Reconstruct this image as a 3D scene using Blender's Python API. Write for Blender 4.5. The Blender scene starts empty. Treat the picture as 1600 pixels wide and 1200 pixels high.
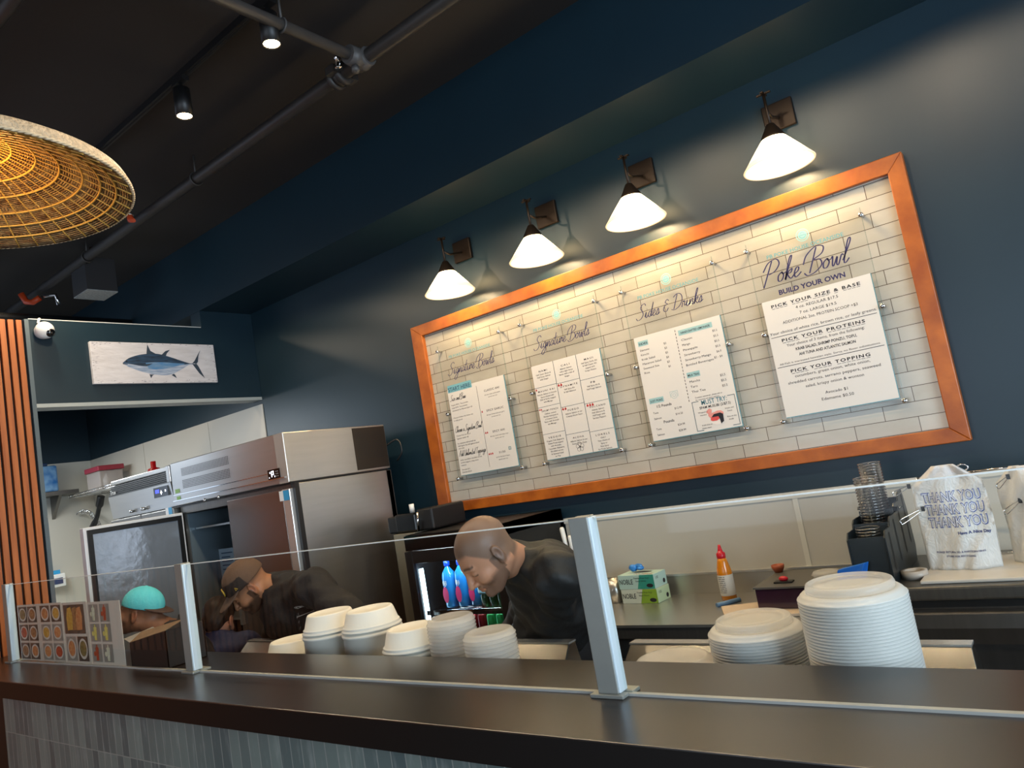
import bpy, bmesh, math, random
import numpy as np
from mathutils import Vector, Matrix
PI = math.pi
random.seed(7)
SC = bpy.context.scene
COL = SC.collection

# ------------------------------------------------------------------ camera
CAM = Vector((0, 0, 1.65)); YAW, PITCH, ROLL, FPX = 0.645258624, 0.114154301, -0.173066025, 1151.134
FWD = Vector((-math.sin(YAW)*math.cos(PITCH), math.cos(YAW)*math.cos(PITCH), math.sin(PITCH)))
_r = Vector((math.cos(YAW), math.sin(YAW), 0)); _u = _r.cross(FWD)
RGT = math.cos(ROLL)*_r + math.sin(ROLL)*_u
UPV = -math.sin(ROLL)*_r + math.cos(ROLL)*_u
cam = bpy.data.cameras.new('camera'); camo = bpy.data.objects.new('camera', cam); COL.objects.link(camo)
camo.matrix_world = Matrix(((RGT.x, UPV.x, -FWD.x, CAM.x), (RGT.y, UPV.y, -FWD.y, CAM.y), (RGT.z, UPV.z, -FWD.z, CAM.z), (0, 0, 0, 1)))
cam.sensor_fit = 'HORIZONTAL'; cam.sensor_width = 36; cam.lens = 36*FPX/1600; cam.clip_start = 0.05; cam.clip_end = 60
SC.camera = camo

# ------------------------------------------------------------------ exposure, sky, daylight, lamps
SC.view_settings.view_transform = 'Standard'; SC.view_settings.look = 'None'
SC.view_settings.gamma = 1; SC.view_settings.exposure = 0.66
SC.view_settings.use_curve_mapping = False
SC.cycles.max_bounces = 9; SC.cycles.diffuse_bounces = 4; SC.cycles.glossy_bounces = 4
SC.cycles.transmission_bounces = 8; SC.cycles.transparent_max_bounces = 40
SC.cycles.caustics_reflective = False; SC.cycles.caustics_refractive = False
SC.cycles.sample_clamp_indirect = 4.0
SC.cycles.use_denoising = True
W = bpy.data.worlds.new('world'); SC.world = W; W.use_nodes = True
W.node_tree.nodes['Background'].inputs[0].default_value = (0.62, 0.75, 0.95, 1)
W.node_tree.nodes['Background'].inputs[1].default_value = 1.2

def light(name, typ, loc, power, color, aim=None, **kw):
    L = bpy.data.lights.new(name, typ); L.energy = power; L.color = color
    for k, v in kw.items(): setattr(L, k, v)
    o = bpy.data.objects.new(name, L); COL.objects.link(o); o.location = loc
    if aim is not None:
        o.rotation_euler = (Vector(aim)-Vector(loc)).to_track_quat('-Z', 'Y').to_euler()
    return o
# daylight coming in through the shop windows (right wall and street front)
light('daylight_right', 'AREA', (3.42, 0.3, 1.75), 165, (0.70, 0.85, 1.0), (0, 0.6, 1.3), shape='RECTANGLE', size=3.2, size_y=2.2)
light('daylight_front', 'AREA', (-0.9, -4.38, 1.75), 38, (0.86, 0.93, 1.0), (-1.0, 3, 1.4), shape='RECTANGLE', size=6.0, size_y=2.2)
TRACK_Y, TRACK_X = 1.935, (-6.2, -5.02, -4.15, -3.175, -2.43, -1.69, -0.95, -0.2, 0.6)  # includes an added spot hidden by the pendant, to brighten the people
for x in TRACK_X:
    light('track_spot_light', 'SPOT', (x, TRACK_Y, 3.60), 21, (1.0, 0.80, 0.56), (x, TRACK_Y+0.02, 0), spot_size=2.64, spot_blend=0.12, shadow_soft_size=0.04)
SCONCES = (-2.91, -2.235, -1.595, -0.853); SC_Y = 3.40
for x in SCONCES:
    light('sconce_light', 'POINT', (x, SC_Y, 2.86), 6.5, (1.0, 0.76, 0.45), shadow_soft_size=0.035)
PEND = Vector((-2.60, 0.785, 2.79))
light('pendant_light', 'POINT', PEND + Vector((0, 0, 0.09)), 5, (1.0, 0.62, 0.25), shadow_soft_size=0.045)
for p in ((0.9, -1.2, 3.7), (-2.6, -1.6, 3.7), (-4.2, -0.6, 3.7)):     # dining room ceiling lamps behind the viewer
    light('dining_lamp', 'SPOT', p, 20, (1.0, 0.8, 0.58), (p[0], p[1], 0), spot_size=1.9, spot_blend=0.5, shadow_soft_size=0.1)
light('kitchen_lamp', 'AREA', (-7.3, 2.0, 2.56), 30, (0.9, 0.97, 1.0), (-7.3, 2.4, 0), shape='RECTANGLE', size=1.2, size_y=0.6)

def at(px, py, ax, v):
    d = FWD + RGT*(px-800)/FPX + UPV*(600-py)/FPX
    return CAM + d*((v-CAM[ax])/d[ax])

# ------------------------------------------------------------------ materials
def lin(c):
    return tuple(((x/12.92) if x <= 0.04045 else ((x+0.055)/1.055)**2.4) for x in c)
def hexc(h):
    return lin(tuple(int(h[i:i+2], 16)/255 for i in (0, 2, 4)))
class NT:
    def __init__(s, m): s.t = m.node_tree; s.n = s.t.nodes; s.l = s.t.links
    def new(s, typ, **kw):
        n = s.n.new(typ)
        for k, v in kw.items():
            if k in n.inputs.keys() if isinstance(k, str) else False: n.inputs[k].default_value = v
            else: setattr(n, k, v)
        return n
    def link(s, a, ao, b, bi): s.l.new(a.outputs[ao], b.inputs[bi])
MATS = {}
def mat(name, color='808080', rough=0.5, metal=0.0, noise=0.0, nscale=8.0, nstretch=(1, 1, 1), bump=0.0, bscale=60.0,
        spec=0.5, emit=0.0, trans=0.0, coat=0.0, color2=None, ecol=None, sss=0.0, alpha=1.0, rvar=0.0):
    if name in MATS: return MATS[name]
    m = bpy.data.materials.new(name); m.use_nodes = True; MATS[name] = m
    k = NT(m); b = k.n['Principled BSDF']
    c = hexc(color) if isinstance(color, str) else color
    b.inputs['Base Color'].default_value = (*c, 1); b.inputs['Roughness'].default_value = rough
    b.inputs['Metallic'].default_value = metal; b.inputs['Specular IOR Level'].default_value = spec
    b.inputs['Transmission Weight'].default_value = trans; b.inputs['Coat Weight'].default_value = coat
    b.inputs['Alpha'].default_value = alpha
    if emit:
        b.inputs['Emission Color'].default_value = (*(hexc(ecol) if ecol else c), 1); b.inputs['Emission Strength'].default_value = emit
    if sss:
        b.inputs['Subsurface Weight'].default_value = sss; b.inputs['Subsurface Radius'].default_value = (0.02, 0.01, 0.005)
    tc = k.new('ShaderNodeTexCoord'); mp = k.new('ShaderNodeMapping'); mp.inputs['Scale'].default_value = nstretch
    k.link(tc, 'Object', mp, 'Vector')
    if noise or color2 or rvar:
        nz = k.new('ShaderNodeTexNoise'); nz.inputs['Scale'].default_value = nscale; nz.inputs['Detail'].default_value = 5
        k.link(mp, 'Vector', nz, 'Vector')
        if noise or color2:
            mx = k.new('ShaderNodeMix', data_type='RGBA')
            if color2: c2 = hexc(color2)
            else: c2 = tuple(min(1, x*(1+noise)) for x in c)
            c1 = c if color2 else tuple(x*(1-noise) for x in c)
            mx.inputs['A'].default_value = (*c1, 1); mx.inputs['B'].default_value = (*c2, 1)
            cr = k.new('ShaderNodeMapRange'); cr.inputs['From Min'].default_value = 0.3; cr.inputs['From Max'].default_value = 0.7
            k.link(nz, 'Fac', cr, 'Value'); k.link(cr, 'Result', mx, 'Factor'); k.link(mx, 'Result', b, 'Base Color')
        if rvar:
            r2 = k.new('ShaderNodeMapRange'); r2.inputs['To Min'].default_value = rough-rvar; r2.inputs['To Max'].default_value = rough+rvar
            k.link(nz, 'Fac', r2, 'Value'); k.link(r2, 'Result', b, 'Roughness')
    if bump:
        n2 = k.new('ShaderNodeTexNoise'); n2.inputs['Scale'].default_value = bscale; n2.inputs['Detail'].default_value = 4
        k.link(mp, 'Vector', n2, 'Vector')
        bp = k.new('ShaderNodeBump'); bp.inputs['Strength'].default_value = bump; bp.inputs['Distance'].default_value = 0.01
        k.link(n2, 'Fac', bp, 'Height'); k.link(bp, 'Normal', b, 'Normal')
    return m
def vcol_mat(name, rough=0.5, sss=0.0, bump=0.0, bscale=80, spec=0.5):
    m = mat(name, 'ffffff', rough, sss=sss, bump=bump, bscale=bscale, spec=spec)
    k = NT(m); a = k.new('ShaderNodeVertexColor', layer_name='Col'); k.link(a, 'Color', k.n['Principled BSDF'], 'Base Color')
    return m
def thin_glass(name, tint=(0.97, 0.99, 0.98), rough=0.0, ior=1.5, gain=1.0):
    if name in MATS: return MATS[name]
    m = bpy.data.materials.new(name); m.use_nodes = True; MATS[name] = m
    k = NT(m); k.n.remove(k.n['Principled BSDF']); out = k.n['Material Output']
    t = k.new('ShaderNodeBsdfTransparent'); t.inputs[0].default_value = (*tint, 1)
    g = k.new('ShaderNodeBsdfGlossy'); g.inputs['Roughness'].default_value = rough
    f = k.new('ShaderNodeFresnel'); f.inputs[0].default_value = ior
    mu = k.new('ShaderNodeMath', operation='MULTIPLY', use_clamp=True); mu.inputs[1].default_value = gain
    mx = k.new('ShaderNodeMixShader')
    ge = k.new('ShaderNodeNewGeometry'); su = k.new('ShaderNodeMath', operation='SUBTRACT'); su.inputs[0].default_value = 1.0; k.link(ge, 'Backfacing', su, 1)
    m3 = k.new('ShaderNodeMath', operation='MULTIPLY'); k.link(f, 0, mu, 0); k.link(mu, 0, m3, 0); k.link(su, 0, m3, 1); k.link(m3, 0, mx, 0); k.link(t, 0, mx, 1); k.link(g, 0, mx, 2); k.link(mx, 0, out, 0)
    return m
M_NAVY = mat('navy_wall_paint', '152b36', 0.38, noise=0.05, nscale=3, bump=0.03, bscale=300)
M_CEIL = mat('dark_ceiling_paint', '211d1b', 0.8, noise=0.15, nscale=2)
M_BLACK = mat('black_paint', '0c0c0d', 0.45)
M_STEEL = mat('brushed_steel', 'b5b3af', 0.30, 0.9, noise=0.03, nscale=3, nstretch=(1, 1, 12))
M_STEELH = mat('worktop_steel', 'c2c0ba', 0.32, 0.9, noise=0.06, nscale=6, nstretch=(1, 30, 1), rvar=0.06)
M_STEELD = mat('dull_steel', '77746f', 0.38, 0.9, noise=0.08, nscale=4, nstretch=(30, 1, 1))
M_ALU = mat('anodised_aluminium', '989b94', 0.42, 0.35, noise=0.03, nscale=20)
M_CHROME = mat('chrome', 'd8d8d8', 0.1, 1.0)
M_BRONZE = mat('dark_bronze', '2a2018', 0.4, 0.6)
M_WHITE = mat('white_plastic', 'e9e9e6', 0.35)
M_GLASS = thin_glass('clear_glass', (0.965, 0.98, 0.97), gain=0.45)
M_ACRYL = thin_glass('clear_acrylic', (0.985, 0.99, 0.99), 0.02, 1.3)
M_GEDGE = mat('polished_glass_edge', 'eef4ee', 0.2, spec=1.0)
M_FRP = mat('white_wall_panel', 'bfbbb0', 0.42, noise=0.02, nscale=2)
M_INK = mat('dark_ink', '15151d', 0.6)
M_INKN = mat('navy_ink', '1d1c52', 0.6)
M_TEAL = mat('teal_ink', '4d9aa4', 0.6)
M_RED = mat('red_ink', 'b3161a', 0.5)

# ------------------------------------------------------------------ object helpers
def thing(name, label, cat, loc=(0, 0, 0), group=None):
    o = bpy.data.objects.new(name, None); COL.objects.link(o); o.location = loc
    o.empty_display_size = 0.05
    o['label'] = label; o['category'] = cat
    if group: o['group'] = group
    return o
def tag(o, label, cat, group=None, kind=None):
    o['label'] = label; o['category'] = cat
    if group: o['group'] = group
    if kind: o['kind'] = kind
    return o
def wloc(o):
    v = Vector((0, 0, 0))
    while o is not None: v += o.location; o = o.parent
    return v
def curve_pts(pts, n=6):
    """Catmull-Rom through the points"""
    P = [Vector(p) for p in pts]
    if len(P) < 3: return P
    out = []
    Q = [2*P[0]-P[1]] + P + [2*P[-1]-P[-2]]
    for i in range(1, len(Q)-2):
        a, b, c, d = Q[i-1], Q[i], Q[i+1], Q[i+2]
        for k in range(n):
            t = k/n
            out.append(0.5*((2*b)+(c-a)*t+(2*a-5*b+4*c-d)*t*t+(3*b-a-3*c+d)*t**3))
    out.append(P[-1]); return out
_TXT = {}
def text_geo(s, bold=0.0, shear=0.0, spacing=1.0, size=1.0):
    key = (s, bold, shear, spacing)
    if key not in _TXT:
        c = bpy.data.curves.new('t', 'FONT'); c.body = s; c.size = 1; c.offset = bold; c.shear = shear
        c.space_character = spacing; c.resolution_u = 2; c.fill_mode = 'FRONT'
        o = bpy.data.objects.new('t', c); COL.objects.link(o)
        dg = bpy.context.evaluated_depsgraph_get(); me = bpy.data.meshes.new_from_object(o.evaluated_get(dg))
        v = [tuple(x.co) for x in me.vertices]; f = [tuple(p.vertices) for p in me.polygons]
        bpy.data.objects.remove(o); bpy.data.curves.remove(c); bpy.data.meshes.remove(me)
        _TXT[key] = (v, f)
    return _TXT[key]
class MB:
    def __init__(s): s.v = []; s.f = []; s.s = []; s.mi = []; s.uv = {}; s.cur = 0
    def add(s, vs, fs, smooth=False):
        b = len(s.v); s.v += [Vector(x) for x in vs]
        for f in fs: s.f.append(tuple(b+i for i in f)); s.s.append(smooth); s.mi.append(s.cur)
        return s
    def box(s, a, b, rot=0.0, piv=None):
        (x0, y0, z0), (x1, y1, z1) = a, b
        x0, x1 = min(x0, x1), max(x0, x1); y0, y1 = min(y0, y1), max(y0, y1); z0, z1 = min(z0, z1), max(z0, z1)
        vs = [(x0, y0, z0), (x1, y0, z0), (x1, y1, z0), (x0, y1, z0), (x0, y0, z1), (x1, y0, z1), (x1, y1, z1), (x0, y1, z1)]
        if rot:
            c = Vector(piv) if piv else Vector(((x0+x1)/2, (y0+y1)/2, 0)); R = Matrix.Rotation(rot, 3, 'Z')
            vs = [c + R @ (Vector(v)-c) for v in vs]
        return s.add(vs, [(0, 3, 2, 1), (4, 5, 6, 7), (0, 1, 5, 4), (1, 2, 6, 5), (2, 3, 7, 6), (3, 0, 4, 7)])
    def hexa(s, bot, top):
        return s.add(list(bot)+list(top), [(0, 3, 2, 1), (4, 5, 6, 7), (0, 1, 5, 4), (1, 2, 6, 5), (2, 3, 7, 6), (3, 0, 4, 7)])
    def quad(s, a, b, c, d): return s.add([a, b, c, d], [(0, 1, 2, 3)])
    def prism(s, poly, d):
        n = len(poly); d = Vector(d); P = [Vector(p) for p in poly]
        return s.add(P+[p+d for p in P], [tuple(range(n))[::-1], tuple(range(n, 2*n))]+[(i, (i+1) % n, n+(i+1) % n, n+i) for i in range(n)])
    def poly(s, pts): return s.add(pts, [tuple(range(len(pts)))])
    def tube(s, pts, r, n=10, caps=True, closed=False):
        P = [Vector(p) for p in pts]; m = len(P); rs = r if isinstance(r, (list, tuple)) else [r]*m
        vs = []; up = None
        for i, p in enumerate(P):
            if closed: t = (P[(i+1) % m]-P[i-1])
            else: t = (P[min(i+1, m-1)]-P[max(i-1, 0)])
            t.normalize()
            if up is None: up = Vector((0, 0, 1)) if abs(t.z) < 0.9 else Vector((1, 0, 0))
            a = (up - t*up.dot(t))
            if a.length < 1e-5: a = t.orthogonal()
            a.normalize(); b = t.cross(a); up = a
            for k in range(n):
                q = 2*PI*k/n; vs.append(p+(a*math.cos(q)+b*math.sin(q))*rs[i])
        fs = []
        for i in range(m if closed else m-1):
            j = (i+1) % m
            for k in range(n): fs.append((i*n+k, i*n+(k+1) % n, j*n+(k+1) % n, j*n+k))
        s.add(vs, fs, True)
        if caps and not closed:
            b = len(s.v)-len(vs)
            s.f.append(tuple(b+k for k in range(n))[::-1]); s.s.append(False); s.mi.append(s.cur)
            s.f.append(tuple(b+(m-1)*n+k for k in range(n))); s.s.append(False); s.mi.append(s.cur)
        return s
    def lathe(s, prof, n=32, c=(0, 0, 0), smooth=True, axis=None, caps=False):
        c = Vector(c); vs = []; M = None
        if axis is not None: M = Vector((0, 0, 1)).rotation_difference(Vector(axis)).to_matrix()
        for r, z in prof:
            for k in range(n):
                q = 2*PI*k/n; v = Vector((r*math.cos(q), r*math.sin(q), z)); vs.append(c+(M @ v if M else v))
        fs = [(i*n+k, i*n+(k+1) % n, (i+1)*n+(k+1) % n, (i+1)*n+k) for i in range(len(prof)-1) for k in range(n)]
        if caps: fs += [tuple(range(n))[::-1], tuple(range((len(prof)-1)*n, len(prof)*n))]
        return s.add(vs, fs, smooth)
    def ball(s, c, r, n=16, m=10, sc=(1, 1, 1)):
        vs = []; c = Vector(c)
        for i in range(m+1):
            a = PI*i/m
            for k in range(n):
                q = 2*PI*k/n; vs.append(c+Vector((r*sc[0]*math.sin(a)*math.cos(q), r*sc[1]*math.sin(a)*math.sin(q), r*sc[2]*math.cos(a))))
        return s.add(vs, [(i*n+k, (i+1)*n+k, (i+1)*n+(k+1) % n, i*n+(k+1) % n) for i in range(m) for k in range(n)], True)
    def text(s, txt, o, u=(1, 0, 0), w=(0, 0, 1), size=0.03, align='C', bold=0.0, shear=0.0, spacing=1.0, width=None, fn=None):
        v, f = text_geo(txt, bold, shear, spacing)
        if not v: return s
        xs = [p[0] for p in v]; x0, x1 = min(xs), max(xs)
        sx = size if width is None else width/(x1-x0)
        off = {'L': x0, 'C': (x0+x1)/2, 'R': x1}[align]
        o, u, w = Vector(o), Vector(u), Vector(w)
        pts = [o+u*((p[0]-off)*sx)+w*(p[1]*size) for p in v]
        if fn: pts = [fn(p) for p in pts]
        return s.add(pts, f)
    def build(s, name, m=None, parent=None, bevel=0.0, local=False, link=True):
        me = bpy.data.meshes.new(name)
        off = Vector((0, 0, 0)) if (parent is None or local) else wloc(parent)
        me.from_pydata([tuple(v-off) for v in s.v], [], s.f)
        ms = m if isinstance(m, (list, tuple)) else [m]
        for q in ms: me.materials.append(q)
        me.polygons.foreach_set('use_smooth', s.s); me.polygons.foreach_set('material_index', s.mi)
        me.update()
        o = bpy.data.objects.new(name, me)
        if link: COL.objects.link(o)
        if parent is not None: o.parent = parent
        if bevel:
            bv = o.modifiers.new('bevel', 'BEVEL'); bv.width = bevel; bv.segments = 2; bv.limit_method = 'ANGLE'; bv.angle_limit = math.radians(50)
        return o
def B(a, b, rot=0.0): return MB().box(a, b, rot)
def struct(o): o['kind'] = 'structure'; return o
def dup(o, loc, label=None, parent=None):
    c = o.copy(); COL.objects.link(c); c.location = loc
    if label: c['label'] = label
    if parent is not None: c.parent = parent
    for ch in list(o.children):
        d = ch.copy(); COL.objects.link(d); d.parent = c
        for g in list(ch.children):
            e = g.copy(); COL.objects.link(e); e.parent = d
    return c
# ================================================================== SETTING
ZC, ZS, YW = 3.88, 3.31, 3.60      # ceiling, beam underside, menu wall
XR, YF, XL, XS = 3.5, -4.5, -8.6, -5.3
m_floor = mat('grey_floor', '6d675f', 0.5, noise=0.15, nscale=3)
struct(B((XL, YF, -0.1), (XR, YW, 0)).build('floor', m_floor))
struct(B((XL, YF, ZC), (XR, YW, ZC+0.1)).build('ceiling', M_CEIL))
struct(B((XL, YW, 0), (XR, YW+0.12, ZC)).build('wall_back', M_NAVY))
struct(B((XL-0.12, 1.0, 0), (XL, YW, ZC)).build('wall_left', M_NAVY))
# soffit beam running over the menu wall
struct(B((XL, 3.139, ZS), (XR, YW, ZC)).build('trim_1', M_NAVY))
# front and right wall with window openings
w = MB(); w.box((XL, YF-0.12, 0), (XR, YF, 0.6)); w.box((XL, YF-0.12, 2.9), (XR, YF, ZC)); w.box((XL, YF-0.12, 0.6), (-4.0, YF, 2.9)); w.box((2.2, YF-0.12, 0.6), (XR, YF, 2.9))
struct(w.build('wall_front', M_NAVY))
w = MB(); w.box((XR, YF, 0), (XR+0.12, YW, 0.6)); w.box((XR, YF, 2.9), (XR+0.12, YW, ZC)); w.box((XR, YF, 0.6), (XR+0.12, -1.4, 2.9)); w.box((XR, 2.0, 0.6), (XR+0.12, YW, 2.9))
struct(w.build('wall_right', M_NAVY))
for nm, fr in (('window_1', [((XR, y-0.03, 0.6), (XR+0.1, y+0.03, 2.9)) for y in (-1.37, 0.3, 1.97)]+[((XR, -1.4, z), (XR+0.1, 2.0, z+0.05)) for z in (0.6, 2.85)]),
               ('window_2', [((x-0.03, YF-0.1, 0.6), (x+0.03, YF, 2.9)) for x in (-3.97, -1.9, 0.1, 2.17)]+[((-4.0, YF-0.1, z), (2.2, YF, z+0.05)) for z in (0.6, 2.85)])):
    w = MB()
    for a, b in fr: w.box(a, b)
    struct(w.build(nm, M_BLACK))
# slatted timber wall in front of the kitchen opening
struct(B((XS-0.30, YF, 0), (XS-0.12, 1.899, 3.165)).build('wall_slatted', M_NAVY))
m_slat = mat('slat_oak', 'bb6d35', 0.5, color2='9a5124', nscale=6, nstretch=(6, 6, 0.35), bump=0.05, bscale=50)
t = thing('slat_cladding', 'orange-brown timber slats standing upright, beside the fish painting wall', 'wood slats', (XS, 1.9, 0))
B((XS-0.10, -3.3, 0.001), (XS-0.026, 1.898, 3.163)).build('backing_board', mat('slat_backing', '0d0b0a', 0.8), t)
y = 1.885; q = MB()
while y > -3.2: q.box((XS-0.025, y-0.032, 0.001), (XS, y, 3.163)); y -= 0.047
q.build('slats', m_slat, t)
struct(B((XS-0.12, 1.90, 0), (XS+0.004, 1.925, 3.17)).build('trim_2', mat('grey_blue_trim', '55636a', 0.5)))
# header over the kitchen opening, carries the fish painting
w = MB(); w.box((XS-0.14, 1.925, 2.60), (XS, YW-0.002, 3.17)); w.box((XS-0.14, 3.141, 3.17), (XS, YW-0.002, ZS-0.001))
struct(w.build('wall_header', M_NAVY))
struct(B((XS-0.14, 1.925, 2.575), (XS+0.002, YW-0.002, 2.60)).build('trim_3', mat('header_lip', 'a9b0ae', 0.4)))
struct(B((XS-0.14, 1.925, 3.17), (XS+0.002, 3.135, 3.176)).build('trim_4', mat('header_cap', 'c9ccc9', 0.5)))
# white washable wall panels
w = MB()
for x in np.arange(XL+0.006, -5.36, 1.22): w.box((x, YW-0.008, 0), (min(x+1.215, -5.30), YW-0.001, 2.54))
struct(w.build('wall_panel_kitchen', M_FRP))
struct(B((XL+0.001, 1.0, 0), (XL+0.008, YW-0.009, 2.54)).build('wall_panel_left', M_FRP))
w = MB(); xs = [-2.496, -0.99-0.17, 0.06, 1.28, 2.5, 3.49]
for a, b in zip(xs, xs[1:]): w.box((a, YW-0.008, 0), (b-0.004, YW-0.001, 1.30))
struct(w.build('wall_panel_counter', M_FRP))
w = MB(); w.box((-2.5, YW-0.014, 1.288), (3.49, YW-0.001, 1.318))
for x in xs[1:-1]: w.box((x-0.014, YW-0.012, 0.9), (x+0.010, YW-0.008, 1.29))
struct(w.build('trim_5', mat('panel_trim', 'd5d2c6', 0.35)))

# ================================================================== TILED MENU PANEL
def uvless_brick(name, c1, c2, mortar, bw, rh, msize, rough, swap=False, offset=0.5, bumpd=0.002, coat=0.0, streak=0.0):
    m = mat(name, c1, rough, coat=coat); k = NT(m); b = k.n['Principled BSDF']
    tc = k.new('ShaderNodeTexCoord'); sep = k.new('ShaderNodeSeparateXYZ'); cmb = k.new('ShaderNodeCombineXYZ')
    k.link(tc, 'Object', sep, 0)
    k.link(sep, 'X', cmb, 1 if swap else 0); k.link(sep, 'Z', cmb, 0 if swap else 1)
    br = k.new('ShaderNodeTexBrick'); br.offset = offset
    br.inputs['Scale'].default_value = 1; br.inputs['Brick Width'].default_value = bw; br.inputs['Row Height'].default_value = rh
    br.inputs['Mortar Size'].default_value = msize; br.inputs['Mortar Smooth'].default_value = 0.15; br.inputs['Bias'].default_value = 0.0
    br.inputs['Color1'].default_value = (*hexc(c1), 1); br.inputs['Color2'].default_value = (*hexc(c2), 1); br.inputs['Mortar'].default_value = (*hexc(mortar), 1)
    k.link(cmb, 0, br, 'Vector')
    nz = k.new('ShaderNodeTexNoise'); nz.inputs['Scale'].default_value = 14; nz.inputs['Detail'].default_value = 5
    mp = k.new('ShaderNodeMapping'); mp.inputs['Scale'].default_value = (3, 3, 0.5) if swap else (0.7, 1, 1.5)
    k.link(tc, 'Object', mp, 0); k.link(mp, 0, nz, 'Vector')
    mx = k.new('ShaderNodeMix', data_type='RGBA', blend_type='MULTIPLY' if not streak else 'MIX'); 
    mr = k.new('ShaderNodeMapRange'); mr.inputs['From Min'].default_value = 0.55 if streak else 0.3; mr.inputs['From Max'].default_value = 0.8 if streak else 0.7
    mr.inputs['To Max'].default_value = streak if streak else 0.5
    k.link(nz, 'Fac', mr, 0); k.link(mr, 0, mx, 'Factor'); k.link(br, 'Color', mx, 'A')
    mx.inputs['B'].default_value = (*hexc('c9cdc9'), 1) if streak else (0.86, 0.83, 0.78, 1)
    k.link(mx, 'Result', b, 'Base Color')
    bp = k.new('ShaderNodeBump'); bp.inputs['Strength'].default_value = 0.6; bp.inputs['Distance'].default_value = bumpd; bp.invert = True
    b2 = k.new('ShaderNodeBump'); b2.inputs['Strength'].default_value = 0.15; b2.inputs['Distance'].default_value = 0.006
    k.link(nz, 'Fac', b2, 'Height'); k.link(br, 'Fac', bp, 'Height'); k.link(b2, 'Normal', bp, 'Normal'); k.link(bp, 'Normal', b, 'Normal')
    return m
m_sub = uvless_brick('subway_tile', 'bdb8ab', 'afa99a', '5f5346', 0.262, 0.0655, 0.0016, 0.16)
m_fr = mat('orange_stained_wood', 'b5621d', 0.38, color2='8f4511', nscale=9, nstretch=(1, 3, 1), bump=0.08, bscale=60)
FX0, FX1, FZ0, FZ1 = -3.45, -0.392, 1.445, 2.708; IX0, IX1, IZ0, IZ1 = -3.352, -0.462, 1.508, 2.632
menu = thing('menu_display', 'long wood-framed panel of white subway tile on the navy wall', 'menu panel', (FX0, YW, FZ0))
p = MB().box((IX0-0.02, 3.582, IZ0-0.02), (IX1+0.02, YW-0.001, IZ1+0.02)); p.build('tile_panel', m_sub, menu)
yb, yf = YW-0.001, 3.555
def miter(a, b, c, d):   # outer a,b inner c,d
    return MB().hexa([Vector((q[0], yf, q[1])) for q in (a, b, c, d)], [Vector((q[0], yb, q[1])) for q in (a, b, c, d)])
for a, b, c, d in (((FX0, FZ1), (FX1, FZ1), (IX1, IZ1), (IX0, IZ1)), ((FX0, FZ0), (FX1, FZ0), (IX1, IZ0), (IX0, IZ0)),
                   ((FX0, FZ0), (FX0, FZ1), (IX0, IZ1), (IX0, IZ0)), ((FX1, FZ0), (FX1, FZ1), (IX1, IZ1), (IX1, IZ0))):
    miter(a, b, c, d).build('frame_rail', m_fr, menu, bevel=0.004)

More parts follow.
